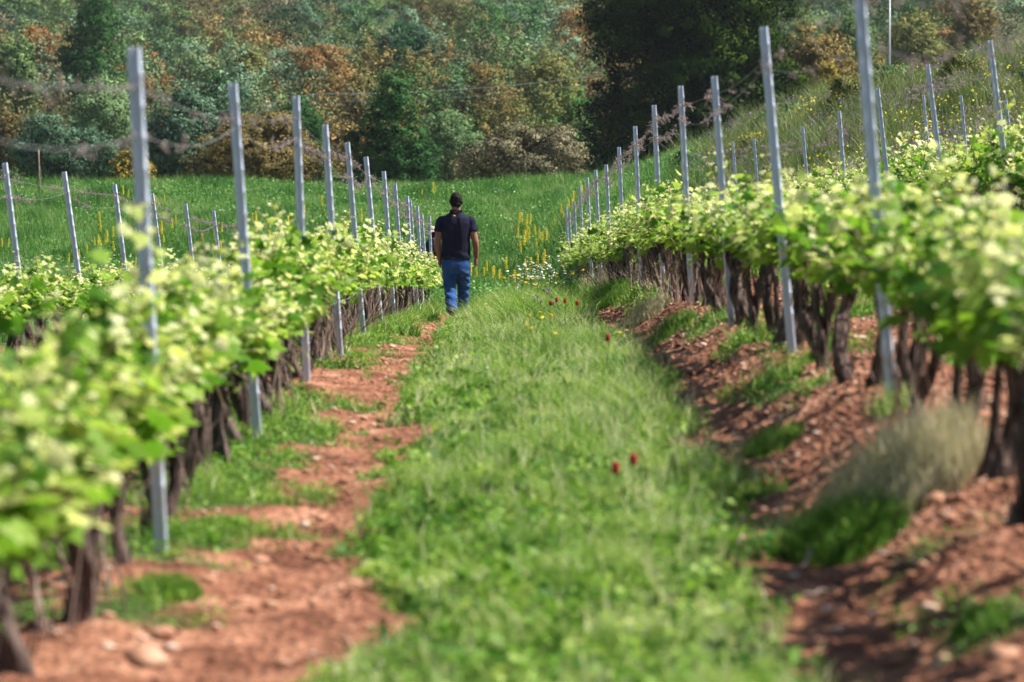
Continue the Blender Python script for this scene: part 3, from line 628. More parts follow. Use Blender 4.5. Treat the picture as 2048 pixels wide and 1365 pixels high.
def ball(mb, c, r, k=16):
    c = np.array(c, float); r = np.broadcast_to(np.array(r, float), (3,)); t_ = np.linspace(.001, math.pi - .001, k)
    a = np.arange(k * 2) / (k * 2) * 2 * math.pi; m = k * 2
    V = np.stack([np.sin(t_)[:, None] * np.cos(a), np.sin(t_)[:, None] * np.sin(a), np.cos(t_)[:, None] * np.ones(m)], -1) * r + c
    i = np.arange(k - 1)[:, None] * m; j = np.arange(m)[None]; j2 = (j + 1) % m
    V = V.reshape(-1, 3); V = np.vstack([V, V[:m].mean(0), V[-m:].mean(0)]); q = np.arange(m)
    mb.add(V, np.vstack([np.stack([(q + 1) % m, q, np.full(m, k * m)], -1), np.stack([(k - 1) * m + q, (k - 1) * m + (q + 1) % m, np.full(m, k * m + 1)], -1)]), np.stack([i + j, i + m + j, i + m + j2, i + j2], -1).reshape(-1, 4))
def limb(mb, pts, rads, k=16):
    pts = np.array(pts, float); rads = np.array(rads, float); t0 = np.linspace(0, 1, len(pts)); tt = np.linspace(0, 1, len(pts) * 6)
    P = np.stack([np.interp(tt, t0, pts[:, i]) for i in range(3)], -1); r_ = np.interp(tt, t0, rads)
    mb.tube(P, r_, k); ball(mb, pts[0], rads[0], 10); ball(mb, pts[-1], rads[-1], 10)
def loft(mb, rings, k=28, p=2.4):
    """rings: (z, cx, cy, half width, half depth)"""
    rings = np.array(rings, float); zt = np.linspace(0, 1, len(rings)); tt = np.linspace(0, 1, len(rings) * 5)
    G = np.stack([np.interp(tt, zt, rings[:, i]) for i in range(5)], -1); a = np.arange(k) / k * 2 * math.pi
    c = np.sign(np.cos(a)) * np.abs(np.cos(a)) ** (2 / p); s = np.sign(np.sin(a)) * np.abs(np.sin(a)) ** (2 / p)
    V = np.stack([G[:, 1:2] + G[:, 3:4] * c, G[:, 2:3] + G[:, 4:5] * s, np.repeat(G[:, 0:1], k, 1)], -1); m = len(G)
    i = np.arange(m - 1)[:, None] * k; j = np.arange(k)[None]; j2 = (j + 1) % k; V = V.reshape(-1, 3); V = np.vstack([V, V[:k].mean(0), V[-k:].mean(0)]); q = np.arange(k)
    mb.add(V, np.vstack([np.stack([(q + 1) % k, q, np.full(k, m * k)], -1), np.stack([(m - 1) * k + q, (m - 1) * k + (q + 1) % k, np.full(k, m * k + 1)], -1)]), np.stack([i + j, i + j2, i + k + j2, i + k + j], -1).reshape(-1, 4))
def hand(mb, w_, s, fwd):
    """relaxed hand hanging from wrist w_; s = side (-1 left, +1 right), fwd = lean of the palm"""
    w_ = np.array(w_, float); d = np.array([-s * .08, fwd, -1.]); d /= np.linalg.norm(d); v = np.array([0, 1., 0]) - d * d[1]; v /= np.linalg.norm(v); n = np.cross(d, v) * s
    if n[0] * s > 0: n = -n      # palm faces the thigh
    limb(mb, [w_, w_ + d * .04, w_ + d * .085], [.024, .030, .027]); 
    for q in (-1, 0, 1): limb(mb, [w_ + d * .03 + v * q * .018, w_ + d * .088 + v * q * .024], [.016, .015])
    for q, L in zip((-1.5, -.5, .5, 1.5), (.058, .070, .076, .070)):
        b = w_ + d * .088 + v * q * .0195; m_ = b + d * L * .5 + n * L * .14; e = m_ + d * L * .42 + n * L * .30; limb(mb, [b, m_, e], [.0098, .0088, .0072], 10)
    b = w_ + d * .03 + v * .026; m_ = b + d * .035 + v * .026 + n * .014; e = m_ + d * .034 + v * .004 + n * .012; limb(mb, [b, m_, e], [.014, .0115, .009], 10)
def folds(amp, sx, sz, seed, extra=None):
    def f(V):
        n = (fbm(V[:, 0] * sx + V[:, 1] * 3, V[:, 2] * sz + V[:, 1] * 4, seed, 3) - .5) * 2 * amp
        return n if extra is None else n + extra(V)
    return f
def cloth(name, c1, c2, sc, rough, bump=.002):
    return solid(name, c1, rough, noise=(sc, c2, (1, 1, 1)), bump=(260, (1, 1, 1), bump), spec=.15)
skin = solid('skin', (.23, .092, .062), .5, noise=(14, (.29, .125, .086), (1, 1, 1)), bump=(60, (1, 1, 1), .002), spec=.4)
hairm = solid('hair', (.004, .003, .003), .7, noise=(90, (.014, .010, .009), (1, 1, .4)), bump=(120, (1, 1, .3), .004), spec=.12)
def person(name, label, loc, rz, P):
    o = thing(name, label, 'person', loc, None, rz)
    sL, eL, wL = P['armL']; sR, eR, wR = P['armR']; hd = np.array(P.get('head', (0, .01, 1.665)))
    def body(mb):
        ball(mb, hd + [0, 0, .015], (.076, .096, .100), 18); ball(mb, hd + [0, .035, -.045], (.056, .062, .070), 14)
        ball(mb, hd + [0, .100, -.012], (.012, .018, .022), 8); ball(mb, hd + [0, .088, -.055], (.024, .012, .008), 8); ball(mb, hd + [0, .083, .018], (.05, .018, .010), 8); ball(mb, hd + [0, .078, -.095], (.025, .02, .018), 8)
        for s in (-1, 1):
            ball(mb, hd + [s * .081, -.008, -.008], (.008, .018, .030), 10)
            ball(mb, hd + [s * .084, -.010, -.000], (.007, .014, .020), 8)
        limb(mb, [(0, -.012, 1.40), (0, -.008, 1.52), hd + [0, -.015, -.07]], [.080, .067, .064])
        loft(mb, [(.86, 0, 0, .15, .10), (1.0, 0, 0, .145, .09), (1.25, 0, 0, .165, .10), (1.42, 0, -.01, .16, .085), (1.46, 0, -.01, .09, .06)])
        for (s_, e_, w_), sg in ((P['armL'], -1), (P['armR'], 1)):
            s_, e_, w_ = map(np.array, (s_, e_, w_)); limb(mb, [s_, s_ * .5 + e_ * .5, e_, e_ * .65 + w_ * .35 + [sg * .004, 0, 0], w_], [.058, .054, .046, .046, .029])
            hand(mb, w_, sg, P.get('fwd', .12))
        for h_, k_, a_ in (P['legL'], P['legR']): limb(mb, [h_, k_, a_], [.075, .048, .035])
    blend('body', body, .0065, 3, skin, o)
    for s in (-1, 1):
        mb = MB(); ball(mb, hd + [s * .030, .088, .004], (.012, .008, .010), 8); link_mesh('eye', mb.mesh('eye'), eyem, o, smooth=True)
    T = P['torso']
    def shirt(mb):
        loft(mb, T)
        for (s_, e_, w_), sg in ((P['armL'], -1), (P['armR'], 1)):
            s_, e_ = np.array(s_), np.array(e_); q = s_ * (1 - P['slv']) + e_ * P['slv']; limb(mb, [s_ * .75 + np.array([0, 0, 1.40]) * .25, s_, s_ * .5 + q * .5], [.072, .076, .074]); 
            mb.tube(np.array([s_, q * .5 + s_ * .5, q]), [.072, .075, .080], 20, ry=[.07, .075, .082])
    def back(V):
        z = V[:, 2]; x = V[:, 0]
        return .005 * np.exp(-((np.abs(x) - .055 - .05 * (1.45 - z)) / .035) ** 2) * sm(.85, 1.3, z) * (V[:, 1] < 0) - .003 * np.exp(-((x - .01) / .05) ** 2) * (V[:, 1] < 0) + .004 * np.sin(z * 55 + x * 18) * (1 - sm(.88, 1.05, z))
    sh_ = blend('polo_shirt', shirt, .009, 2, P['shirtm'], o, folds(.007, 7, 4, 5, back))
    mb = MB(); nk = np.linspace(0, 2 * math.pi, 25); c = np.stack([.070 * np.cos(nk), -.015 + .066 * np.sin(nk), 1.522 + .018 * -np.sin(nk)], -1)
    mb.tube(c, .010, 8, cap=False, ry=.030); link_mesh('collar', mb.mesh('collar'), P['shirtm'], sh_, smooth=True)
    if P.get('emblem'):
        mb = MB(); ex, ez = P['emblem']; a = np.arange(24) / 24 * 2 * math.pi; r_ = .0195 * (1 + .13 * np.cos(a * 4)); y0 = None
        # raycast to the back of the shirt
        hit, hp, _, _ = sh_.ray_cast(Vector((ex, -1, ez)), Vector((0, 1, 0))); y0 = hp.y if hit else -.12
        V = np.stack([ex + r_ * np.cos(a), np.full(24, y0 - .004), ez + r_ * np.sin(a) * .95], -1); V2 = V + [0, .008, 0]
        V = np.vstack([V, V2, [[ex, y0 - .004, ez]]]); q = np.arange(24)
        mb.add(V, np.stack([(q + 1) % 24, q, np.full(24, 48)], -1), np.stack([q, (q + 1) % 24, (q + 1) % 24 + 24, q + 24], -1))
        em = link_mesh('emblem', mb.mesh('emblem'), solid('emblem_yellow', (.85, .50, .01), .6), sh_)
        em['label'] = 'small yellow diamond-shaped emblem below the collar'
    def jeans(mb):
        loft(mb, P['hips'])
        for (h_, k_, a_), rr_ in ((P['legL'], P['lr']), (P['legR'], P['lr'])): limb(mb, [h_, np.array(h_) * .5 + np.array(k_) * .5, k_, np.array(k_) * .5 + np.array(a_) * .5, np.array(a_) + [0, 0, .0]], rr_)
    def jf(V):
        z = V[:, 2]; return .006 * np.sin(z * 60 + V[:, 0] * 22 + 4 * fbm(V[:, 0] * 9, z * 9, 8)) * (1 - sm(.62, .80, z)) * fbm(V[:, 0] * 6 + 3, z * 5, 18) * 1.6
    jn = blend('trousers', jeans, .009, 2, P['legm'], o, folds(.006, 8, 9, 9, jf))
    if P.get('pockets'):
        for s in (-1, 1):
            mb = MB(); x0 = s * .095
            ys = []
            for (dx, z_) in ((-.062, .80), (.062, .80), (.058, .70), (0, .675), (-.058, .70)):
                hit, hp, _, _ = jn.ray_cast(Vector((x0 + dx, -1, z_)), Vector((0, 1, 0))); ys.append((x0 + dx, (hp.y if hit else -.12) - .004, z_))
            V = np.array(ys); V2 = V + [0, .012, 0]; q = np.arange(5); V = np.vstack([V, V2, V[:5].mean(0)])
            mb.add(V, np.stack([q, (q + 1) % 5, np.full(5, 10)], -1), np.stack([q, q + 5, (q + 1) % 5 + 5, (q + 1) % 5], -1)); link_mesh('back_pocket', mb.mesh('pocket'), P['legm'], jn)
    for (h_, k_, a_), rot in ((P['legL'], P['footL']), (P['legR'], P['footR'])):
        def shoe(mb, a_=a_, rot=rot):
            b = np.array(a_, float); f = np.array([0, math.cos(rot), math.sin(rot)]); u = np.array([0, -math.sin(rot), math.cos(rot)]); hs_ = b - u * .045
            limb(mb, [hs_ - f * .06, hs_ + f * .05, hs_ + f * .15], [.040, .044, .034]); limb(mb, [b, b - f * .03 - u * .02], [.045, .045]); limb(mb, [hs_ - f * .06 - u * .018, hs_ + f * .15 - u * .012], [.033, .036])
        blend('shoe', shoe, .008, 2, shoem, o)
    def hair(mb):
        ball(mb, hd + [0, -.010, .026], (.085, .098, .100), 18); limb(mb, [hd + [-.035, -.062, -.045], hd + [.035, -.062, -.045]], [.040, .040]); limb(mb, [hd + [-.05, -.045, 0], hd + [.05, -.045, 0]], [.046, .046])
    def cut(V): return 0 * V[:, 0]
    ho = blend('hair', hair, .006, 2, hairm, o, lambda V: (fbm(V[:, 0] * 60, V[:, 2] * 60 + V[:, 1] * 40, 3, 3) - .5) * .014)
    bm = bmesh.new(); bm.from_mesh(ho.data)
    bmesh.ops.delete(bm, geom=[v for v in bm.verts if v.co.y > hd[1] + .060 and v.co.z < hd[2] + .06], context='VERTS'); bm.to_mesh(ho.data); bm.free()
    return o
eyem = solid('eye', (.30, .26, .24), .2); shoem = solid('shoe_leather', (.05, .032, .024), .6)
def denim():
    m, t, p = new_mat('denim'); tc = t.nodes.new('ShaderNodeTexCoord')
    n = t.nodes.new('ShaderNodeTexNoise'); n.inputs['Scale'].default_value = 5; n.inputs['Detail'].default_value = 6; t.links.new(tc.outputs['Object'], n.inputs['Vector'])
    r = ramp(t, [(.3, (.014, .048, .165)), (.55, (.030, .085, .26)), (.78, (.09, .17, .38))]); t.links.new(n.outputs['Fac'], r.inputs[0])
    n2 = t.nodes.new('ShaderNodeTexNoise'); n2.inputs['Scale'].default_value = 9; n2.inputs['Detail'].default_value = 4; t.links.new(tc.outputs['Object'], n2.inputs['Vector'])
    r2 = ramp(t, [(.60, (0, 0, 0)), (.72, (.6, .6, .6))]); t.links.new(n2.outputs['Fac'], r2.inputs[0])
    mx = t.nodes.new('ShaderNodeMix'); mx.data_type = 'RGBA'; t.links.new(r2.outputs[0], mx.inputs[0]); t.links.new(r.outputs[0], mx.inputs[6]); mx.inputs[7].default_value = (.16, .14, .12, 1)
    t.links.new(mx.outputs[2], p.inputs['Base Color']); p.inputs['Roughness'].default_value = .9; p.inputs['Specular IOR Level'].default_value = .15; return m
navy = cloth('navy_pique', (.008, .008, .024), (.012, .012, .034), 8, .85)
man = dict(
    armL=((-.205, 0, 1.385), (-.262, -.03, 1.09), (-.232, .02, .865)), armR=((.205, 0, 1.385), (.272, -.035, 1.10), (.285, .03, .870)), fwd=.10,
    legL=((-.092, .0, .76), (-.085, -.02, .45), (-.055, -.20, .145)), legR=((.095, .0, .76), (.105, .14, .45), (.095, .22, .10)), footL=-.55, footR=.05,
    torso=[(.845, 0, 0, .212, .142), (.95, 0, 0, .202, .132), (1.10, 0, 0, .198, .126), (1.25, 0, -.005, .212, .130), (1.36, 0, -.01, .222, .124), (1.43, 0, -.012, .195, .108), (1.475, 0, -.012, .130, .088), (1.51, 0, -.012, .085, .074)],
    hips=[(.64, 0, 0, .175, .118), (.74, 0, 0, .196, .135), (.86, 0, 0, .188, .126), (.90, 0, 0, .18, .12)], lr=[.108, .104, .090, .082, .078], slv=.52, shirtm=navy, legm=denim(), emblem=(-.028, 1.462), pockets=True)
mx_, mD = (912 - 1024) / F * 54.0, 54.0
person('person', 'man with short dark hair in navy polo shirt and blue jeans walking away', (mx_, mD, zg1(mx_, mD) + .005), 0, man)
khaki = cloth('khaki_cloth', (.42, .30, .20), (.50, .37, .26), 6, .9)
walker = dict(man); walker.update(
    armL=((-.195, 0, 1.385), (-.24, .02, 1.12), (-.20, .16, .92)), armR=((.195, 0, 1.385), (.235, -.04, 1.10), (.335, .04, .850)), legL=((-.09, .0, .80), (-.09, .12, .45), (-.08, .16, .10)), legR=((.09, .0, .80), (.10, -.02, .45), (.10, -.18, .13)), footL=.05, footR=-.45,
    hips=[(.66, 0, 0, .165, .118), (.78, 0, 0, .18, .13), (.92, 0, 0, .165, .12), (.95, 0, 0, .16, .115)], torso=[(.86, 0, 0, .185, .135)] + man['torso'][1:], legm=khaki, emblem=None, pockets=False)
hx, hD = (863 - 1024) / F * 84.0, 84.0
wk = person('person', 'person in a broad beige sun hat half hidden behind the left row end', (hx, hD, zg1(hx, hD) + .02), R(8), walker)
mb = MB(); hc = np.array([0, .005, 1.735]); a = np.arange(32) / 32 * 2 * math.pi
prof = [(.0, .095), (.040, .098), (.066, .090), (.078, .065), (.088, .02), (.095, .0), (.130, -.010), (.168, -.014), (.185, -.004), (.168, -.020), (.130, -.016), (.090, -.008)]
V = np.array([[r_ * math.cos(t_), r_ * 1.15 * math.sin(t_), z_ + .012 * math.cos(2 * t_) * (r_ > .12)] for r_, z_ in prof for t_ in a]) + hc
i = np.arange(len(prof) - 1)[:, None] * 32; j = np.arange(32)[None]; mb.add(V, None, np.stack([i + j, i + (j + 1) % 32, i + 32 + (j + 1) % 32, i + 32 + j], -1).reshape(-1, 4))
hat = link_mesh('sun_hat', mb.mesh('hat'), cloth('hat_felt', (.36, .28, .24), (.42, .34, .29), 5, .9), wk, smooth=True)
mb = MB(); mb.tube(np.stack([.0865 * np.cos(a), .0865 * 1.15 * np.sin(a), np.full(32, .030)], -1)[list(range(32)) + [0]] + hc, .006, 6, cap=False, ry=.010); link_mesh('hat_band', mb.mesh('band'), solid('hat_band', (.05, .03, .03), .8), hat, smooth=True)

# ------------------------------------------------------------------ trees
def crown_mesh(seed, ells, nclump, per, leaf, cr, flat=.75, up=.4, open_=0.0, asp=.6, toner=.24):
    """ells: (cx, cy, cz, rx, ry, rz) in metres from the foot; leaf clumps spread through them, denser near the surface"""
    rg = rng(seed); E = np.array(ells, float); vol = (E[:, 3] * E[:, 4] * E[:, 5]) ** .67; pk = rg.choice(len(E), nclump, p=vol / vol.sum())
    d = rg.standard_normal((nclump, 3)); d /= np.linalg.norm(d, axis=1)[:, None]; rad = rg.uniform(0, 1, nclump) ** .30 * (1 + rg.normal(0, .07, nclump))
    Cc = E[pk, :3] + d * rad[:, None] * E[pk, 3:6]; Cr = cr * rg.uniform(.55, 1.35, nclump); ct = rg.normal(.5, toner * .6, nclump)
    q = np.repeat(np.arange(nclump), per); n = len(q); o_ = rg.standard_normal((n, 3)); o_ /= np.linalg.norm(o_, axis=1)[:, None]; rr_ = rg.uniform(0, 1, n) ** .45
    P = Cc[q] + o_ * rr_[:, None] * Cr[q][:, None] * np.array([1, 1, flat])
    N = o_ * .9 + d[q] * .6 + rg.standard_normal((n, 3)) * .38; N[:, 2] += up; N /= np.linalg.norm(N, axis=1)[:, None]
    A = np.cross(N, rg.standard_normal((n, 3))); A /= np.linalg.norm(A, axis=1)[:, None] + 1e-9; B = np.cross(N, A)
    s = (leaf * rg.uniform(.55, 1.45, n) / 2)[:, None]
    V = np.stack([P - A * s, P - B * s * asp, P + A * s, P + B * s * asp], 1).reshape(-1, 3)
    keep = P[:, 2] > .05
    f = (np.arange(n)[:, None] * 4 + np.array([[0, 1, 2, 3]]))[keep]
    T = np.clip(ct[q] + rg.normal(0, .035, n), 0, 1)
    NN = o_ * .75 + d[q] * 1.1 + N * .10; NN /= np.linalg.norm(NN, axis=1)[:, None]
    return V, f, np.repeat(T, 4), np.repeat(NN, 4, axis=0)
def soften(me_, NN): me_.polygons.foreach_set('use_smooth', [True] * len(me_.polygons)); me_.normals_split_custom_set_from_vertices(NN.astype(np.float32)); return me_
PAL = {  # lowest stops darkened to stand in for weak self-shadow inside the crowns
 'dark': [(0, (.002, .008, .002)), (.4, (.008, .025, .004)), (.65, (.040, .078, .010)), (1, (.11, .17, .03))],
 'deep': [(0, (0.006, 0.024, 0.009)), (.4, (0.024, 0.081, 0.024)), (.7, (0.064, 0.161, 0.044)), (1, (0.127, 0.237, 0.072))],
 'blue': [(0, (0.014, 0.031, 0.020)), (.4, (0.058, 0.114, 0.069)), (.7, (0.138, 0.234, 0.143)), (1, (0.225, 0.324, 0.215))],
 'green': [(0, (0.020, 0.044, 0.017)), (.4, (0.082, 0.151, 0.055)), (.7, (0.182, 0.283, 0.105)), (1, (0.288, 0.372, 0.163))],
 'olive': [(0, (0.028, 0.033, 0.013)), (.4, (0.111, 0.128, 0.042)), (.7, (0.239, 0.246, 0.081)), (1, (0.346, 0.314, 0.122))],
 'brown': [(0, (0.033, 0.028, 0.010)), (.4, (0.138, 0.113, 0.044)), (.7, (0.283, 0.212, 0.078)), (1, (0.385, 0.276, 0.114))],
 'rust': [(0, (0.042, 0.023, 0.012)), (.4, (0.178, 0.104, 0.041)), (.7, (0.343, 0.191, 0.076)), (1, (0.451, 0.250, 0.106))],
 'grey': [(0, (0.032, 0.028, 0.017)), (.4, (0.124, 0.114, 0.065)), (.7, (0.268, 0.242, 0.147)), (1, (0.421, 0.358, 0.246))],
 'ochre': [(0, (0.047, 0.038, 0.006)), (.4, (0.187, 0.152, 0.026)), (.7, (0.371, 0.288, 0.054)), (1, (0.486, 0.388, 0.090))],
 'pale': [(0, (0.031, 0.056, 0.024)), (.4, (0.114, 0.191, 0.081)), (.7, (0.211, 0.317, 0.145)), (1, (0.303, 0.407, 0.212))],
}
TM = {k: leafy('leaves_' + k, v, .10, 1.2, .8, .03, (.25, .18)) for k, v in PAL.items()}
M['treebark'] = solid('tree_bark', (.06, .045, .035), .95, noise=(6, (.15, .115, .09), (2, 2, .5)), spec=.1)
def tree(px, ytop, ybot, wpx, D, pal, label, cat='tree', shape='round', seed=0, leaf=.13, dens=1.0, group=None):
    """a tree D metres off whose crown spans wpx photo pixels between two photo rows; its foot stands on the terrain"""
    if D < 200 and D > 100: ybot = max(ybot, 388)
    leaf *= .78; x = (px - 1024) / F * D; w_ = wpx / F * D; z0 = zg1(x, D); zt = ZC - (ytop - HOR) / F * D - z0; zb = max(.0, ZC - (ybot - HOR) / F * D - z0)
    zb = min(zb, zt * .35); h = zt - zb; r_ = w_ / 2; rs = rng(seed + 900); rnd = lambda a, b: rs.uniform(a, b)
    if shape == 'round': ells = [(0, 0, zb + h * .5, r_ * .80, r_ * .8, h * .46)] + [(math.cos(a) * r_ * rnd(.35, .62), math.sin(a) * r_ * .5, zb + h * rnd(.22, .72), r_ * rnd(.34, .5), r_ * rnd(.34, .5), h * rnd(.2, .3)) for a in np.arange(9) * .7 + rnd(0, 1)] + [(rnd(-.3, .3) * r_, 0, zb + h * .82, r_ * .4, r_ * .4, h * .18)]
    elif shape == 'cone': ells = [(rnd(-.08, .08) * r_, 0, zb + h * f, r_ * (1.02 - .80 * f ** 1.4), r_ * (1.02 - .80 * f ** 1.4), h * .13) for f in (.10, .22, .34, .46, .58, .70, .81, .90)] + [(math.cos(a) * r_ * .6, math.sin(a) * r_ * .5, zb + h * rnd(.1, .55), r_ * .36, r_ * .36, h * .10) for a in np.arange(8) * .8]
    elif shape == 'bush': ells = [(0, 0, h * .40, r_ * .75, r_ * .7, h * .45)] + [(math.cos(a) * r_ * rnd(.5, .70), math.sin(a) * r_ * .5, h * rnd(.22, .55), r_ * .34, r_ * .34, h * rnd(.22, .34)) for a in np.arange(9) * .7] + [(rnd(-.5, .5) * r_, 0, h * .72, r_ * .35, r_ * .3, h * .22) for _ in range(3)]
    elif shape == 'tall': ells = [(rnd(-.06, .06) * r_, 0, zb + h * f, r_ * rnd(.90, 1.0), r_ * .85, h * .16) for f in np.arange(.10, .95, .11)] + [(math.cos(a) * r_ * rnd(.6, .78), math.sin(a) * r_ * .6, zb + h * rnd(.08, .85), r_ * .35, r_ * .35, h * .07) for a in np.arange(14) * .9]
    cr = max(.16, r_ * (.13 if shape != 'bush' else .10)); area = w_ * h; ncl = int(dens * 3.4 * area / (cr * cr)); per = int(np.clip(5.2 * cr * cr / (leaf * leaf), 8, 150))
    tot = ncl * per
    if tot > 190000: ncl = int(ncl * 190000 / tot)
    V, f, T, NN = crown_mesh(seed, ells, ncl, per, leaf, cr)
    o = thing('bush' if shape == 'bush' else 'tree', label, cat, (x, D, z0), group)
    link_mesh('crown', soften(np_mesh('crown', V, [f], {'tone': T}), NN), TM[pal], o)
    mb = MB(); th = zb + h * .8; t_ = np.linspace(0, 1, 8)[:, None]
    rt = max(.10, min(.4, w_ * .045)); P = np.hstack([rs.normal(0, .05, (8, 1)) * r_ * .5, rs.normal(0, .05, (8, 1)), -.2 + t_ * th]); P[0, :2] = 0; mb.tube(P, rt * (1.25 - t_[:, 0]), 8)
    for q in range(9):
        i = rs.integers(1, 6); a = rs.uniform(0, 6.28); e = P[i] + np.array([math.cos(a) * r_ * .65, math.sin(a) * r_ * .6, h * rnd(.10, .28)]); u = np.linspace(0, 1, 5)[:, None]
        mb.tube(P[i] * (1 - u) + e * u + np.array([0, 0, .12 * h]) * (u * (1 - u)), np.linspace(rt * .45, rt * .1, 5), 6)
    link_mesh('trunk', mb.mesh('trunk'), M['treebark'], o, smooth=True); return o
G1 = 'single trees and shrubs behind the meadow'
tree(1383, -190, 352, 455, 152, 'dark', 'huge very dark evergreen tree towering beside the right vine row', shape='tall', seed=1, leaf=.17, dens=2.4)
tree(785, 150, 352, 200, 140, 'deep', 'dark green cone-topped tree between the brown bush and the grey shrub', shape='cone', seed=2, leaf=.11, group=G1)
tree(1048, 222, 372, 300, 128, 'grey', 'wide grey-brown shrub standing behind the meadow beyond the walking man', 'shrub', 'bush', 3, .10, group=G1)
tree(515, 195, 368, 300, 130, 'brown', 'big olive-brown shrub behind the meadow left of the dark cone-topped tree', 'shrub', 'bush', 4, .10, group=G1)
tree(905, 218, 345, 170, 160, 'pale', 'pale grey-green rounded tree peeping between the dark tree and the grey shrub', seed=5, leaf=.10, group=G1)
tree(120, 225, 360, 250, 150, 'blue', 'blue-green leafy tree low behind the meadow at the far left', seed=6, leaf=.13, group=G1)
tree(215, 150, 340, 220, 168, 'pale', 'light green spreading tree above the blue-green tree on the left', seed=7, leaf=.14, group=G1)
tree(355, 160, 350, 170, 160, 'blue', 'bluish tree with dark hollows left of the big olive-brown shrub', seed=8, leaf=.14, group=G1)
tree(265, 255, 362, 110, 142, 'ochre', 'ochre bush between the two blue-green trees', 'shrub', 'bush', 9, .11, group=G1)
tree(15, 295, 352, 80, 140, 'green', 'small fresh green bush at the left end of the meadow edge', 'shrub', 'bush', 10, .10, group=G1)
tree(15, 215, 330, 110, 165, 'brown', 'brown tree behind the small fresh green bush', seed=11, leaf=.13, group=G1)
tree(190, -20, 215, 185, 225, 'deep', 'dark conifer rising over the wood on the left', 'conifer', 'cone', 12, .16, group=G1)
tree(35, 70, 240, 110, 205, 'green', 'dull green tree at the left end of the wood', seed=13, leaf=.15, group=G1)
tree(75, 45, 190, 110, 240, 'rust', 'orange-brown tree between the dull green tree and the dark conifer', seed=14, leaf=.16, group=G1)
tree(640, 85, 255, 190, 210, 'rust', 'reddish-brown broad tree above the dark cone-topped tree', seed=15, leaf=.15, group=G1)
tree(490, 88, 220, 110, 222, 'olive', 'dark olive tree left of the reddish-brown broad tree', seed=16, leaf=.15, group=G1)
tree(400, 100, 200, 95, 250, 'brown', 'light brown rounded tree on the slope left of the dark olive tree', seed=17, leaf=.16, group=G1)
tree(310, 108, 180, 60, 250, 'rust', 'little rust-coloured tree right of the dark conifer', seed=18, leaf=.16, group=G1)
tree(815, 38, 240, 160, 240, 'blue', 'tall blue-green tree behind the reddish-brown tree', seed=19, leaf=.17, group=G1)
tree(845, 100, 265, 150, 198, 'brown', 'warm brown tree right of the tall blue-green tree', seed=20, leaf=.14, group=G1)
tree(985, 120, 290, 190, 190, 'brown', 'big brown oak with dark gaps above the grey shrub', seed=21, leaf=.13, group=G1)
tree(1095, 92, 285, 170, 195, 'olive', 'olive-brown oak beside the huge dark evergreen', seed=22, leaf=.14, group=G1)
tree(600, 190, 345, 150, 172, 'deep', 'dim green thicket tree behind the olive-brown shrub', seed=23, leaf=.13, group=G1)
tree(1165, 225, 345, 90, 165, 'green', 'small green tree squeezed between the grey shrub and the huge evergreen', seed=24, leaf=.12, group=G1)
tree(440, 130, 300, 130, 195, 'deep', 'dark green tree rising behind the big olive-brown shrub', seed=25, leaf=.15, group=G1)
tree(720, 130, 300, 110, 188, 'olive', 'muted olive tree just behind the dark cone-topped tree', seed=26, leaf=.14, group=G1)
tree(1615, 45, 290, 215, 165, 'brown', 'rusty orange-brown tree right of the huge evergreen', seed=27, leaf=.13, group=G1)
tree(1665, 120, 300, 120, 158, 'ochre', 'yellowish-brown tree at the top of the flowery bank', seed=28, leaf=.13, group=G1)
tree(1800, 165, 250, 150, 150, 'ochre', 'low ochre bushes row-end shrub on the crest behind the second row posts', 'shrub', 'bush', 29, .12, group=G1)
tree(1700, 20, 180, 130, 230, 'green', 'mid green tree behind the rusty tree on the right', seed=30, leaf=.16, group=G1)
tree(1830, 15, 190, 140, 240, 'olive', 'olive tree with open crown standing in the pale field on the right', seed=31, leaf=.16, dens=.7, group=G1)
tree(1945, -20, 130, 120, 250, 'brown', 'brown tree near the top right of the far field', seed=32, leaf=.17, dens=.8, group=G1)
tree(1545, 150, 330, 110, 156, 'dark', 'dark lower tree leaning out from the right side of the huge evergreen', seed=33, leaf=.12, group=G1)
tree(1240, 250, 372, 150, 150, 'dark', 'dark undergrowth tree at the left foot of the huge evergreen', seed=34, leaf=.12, group=G1)
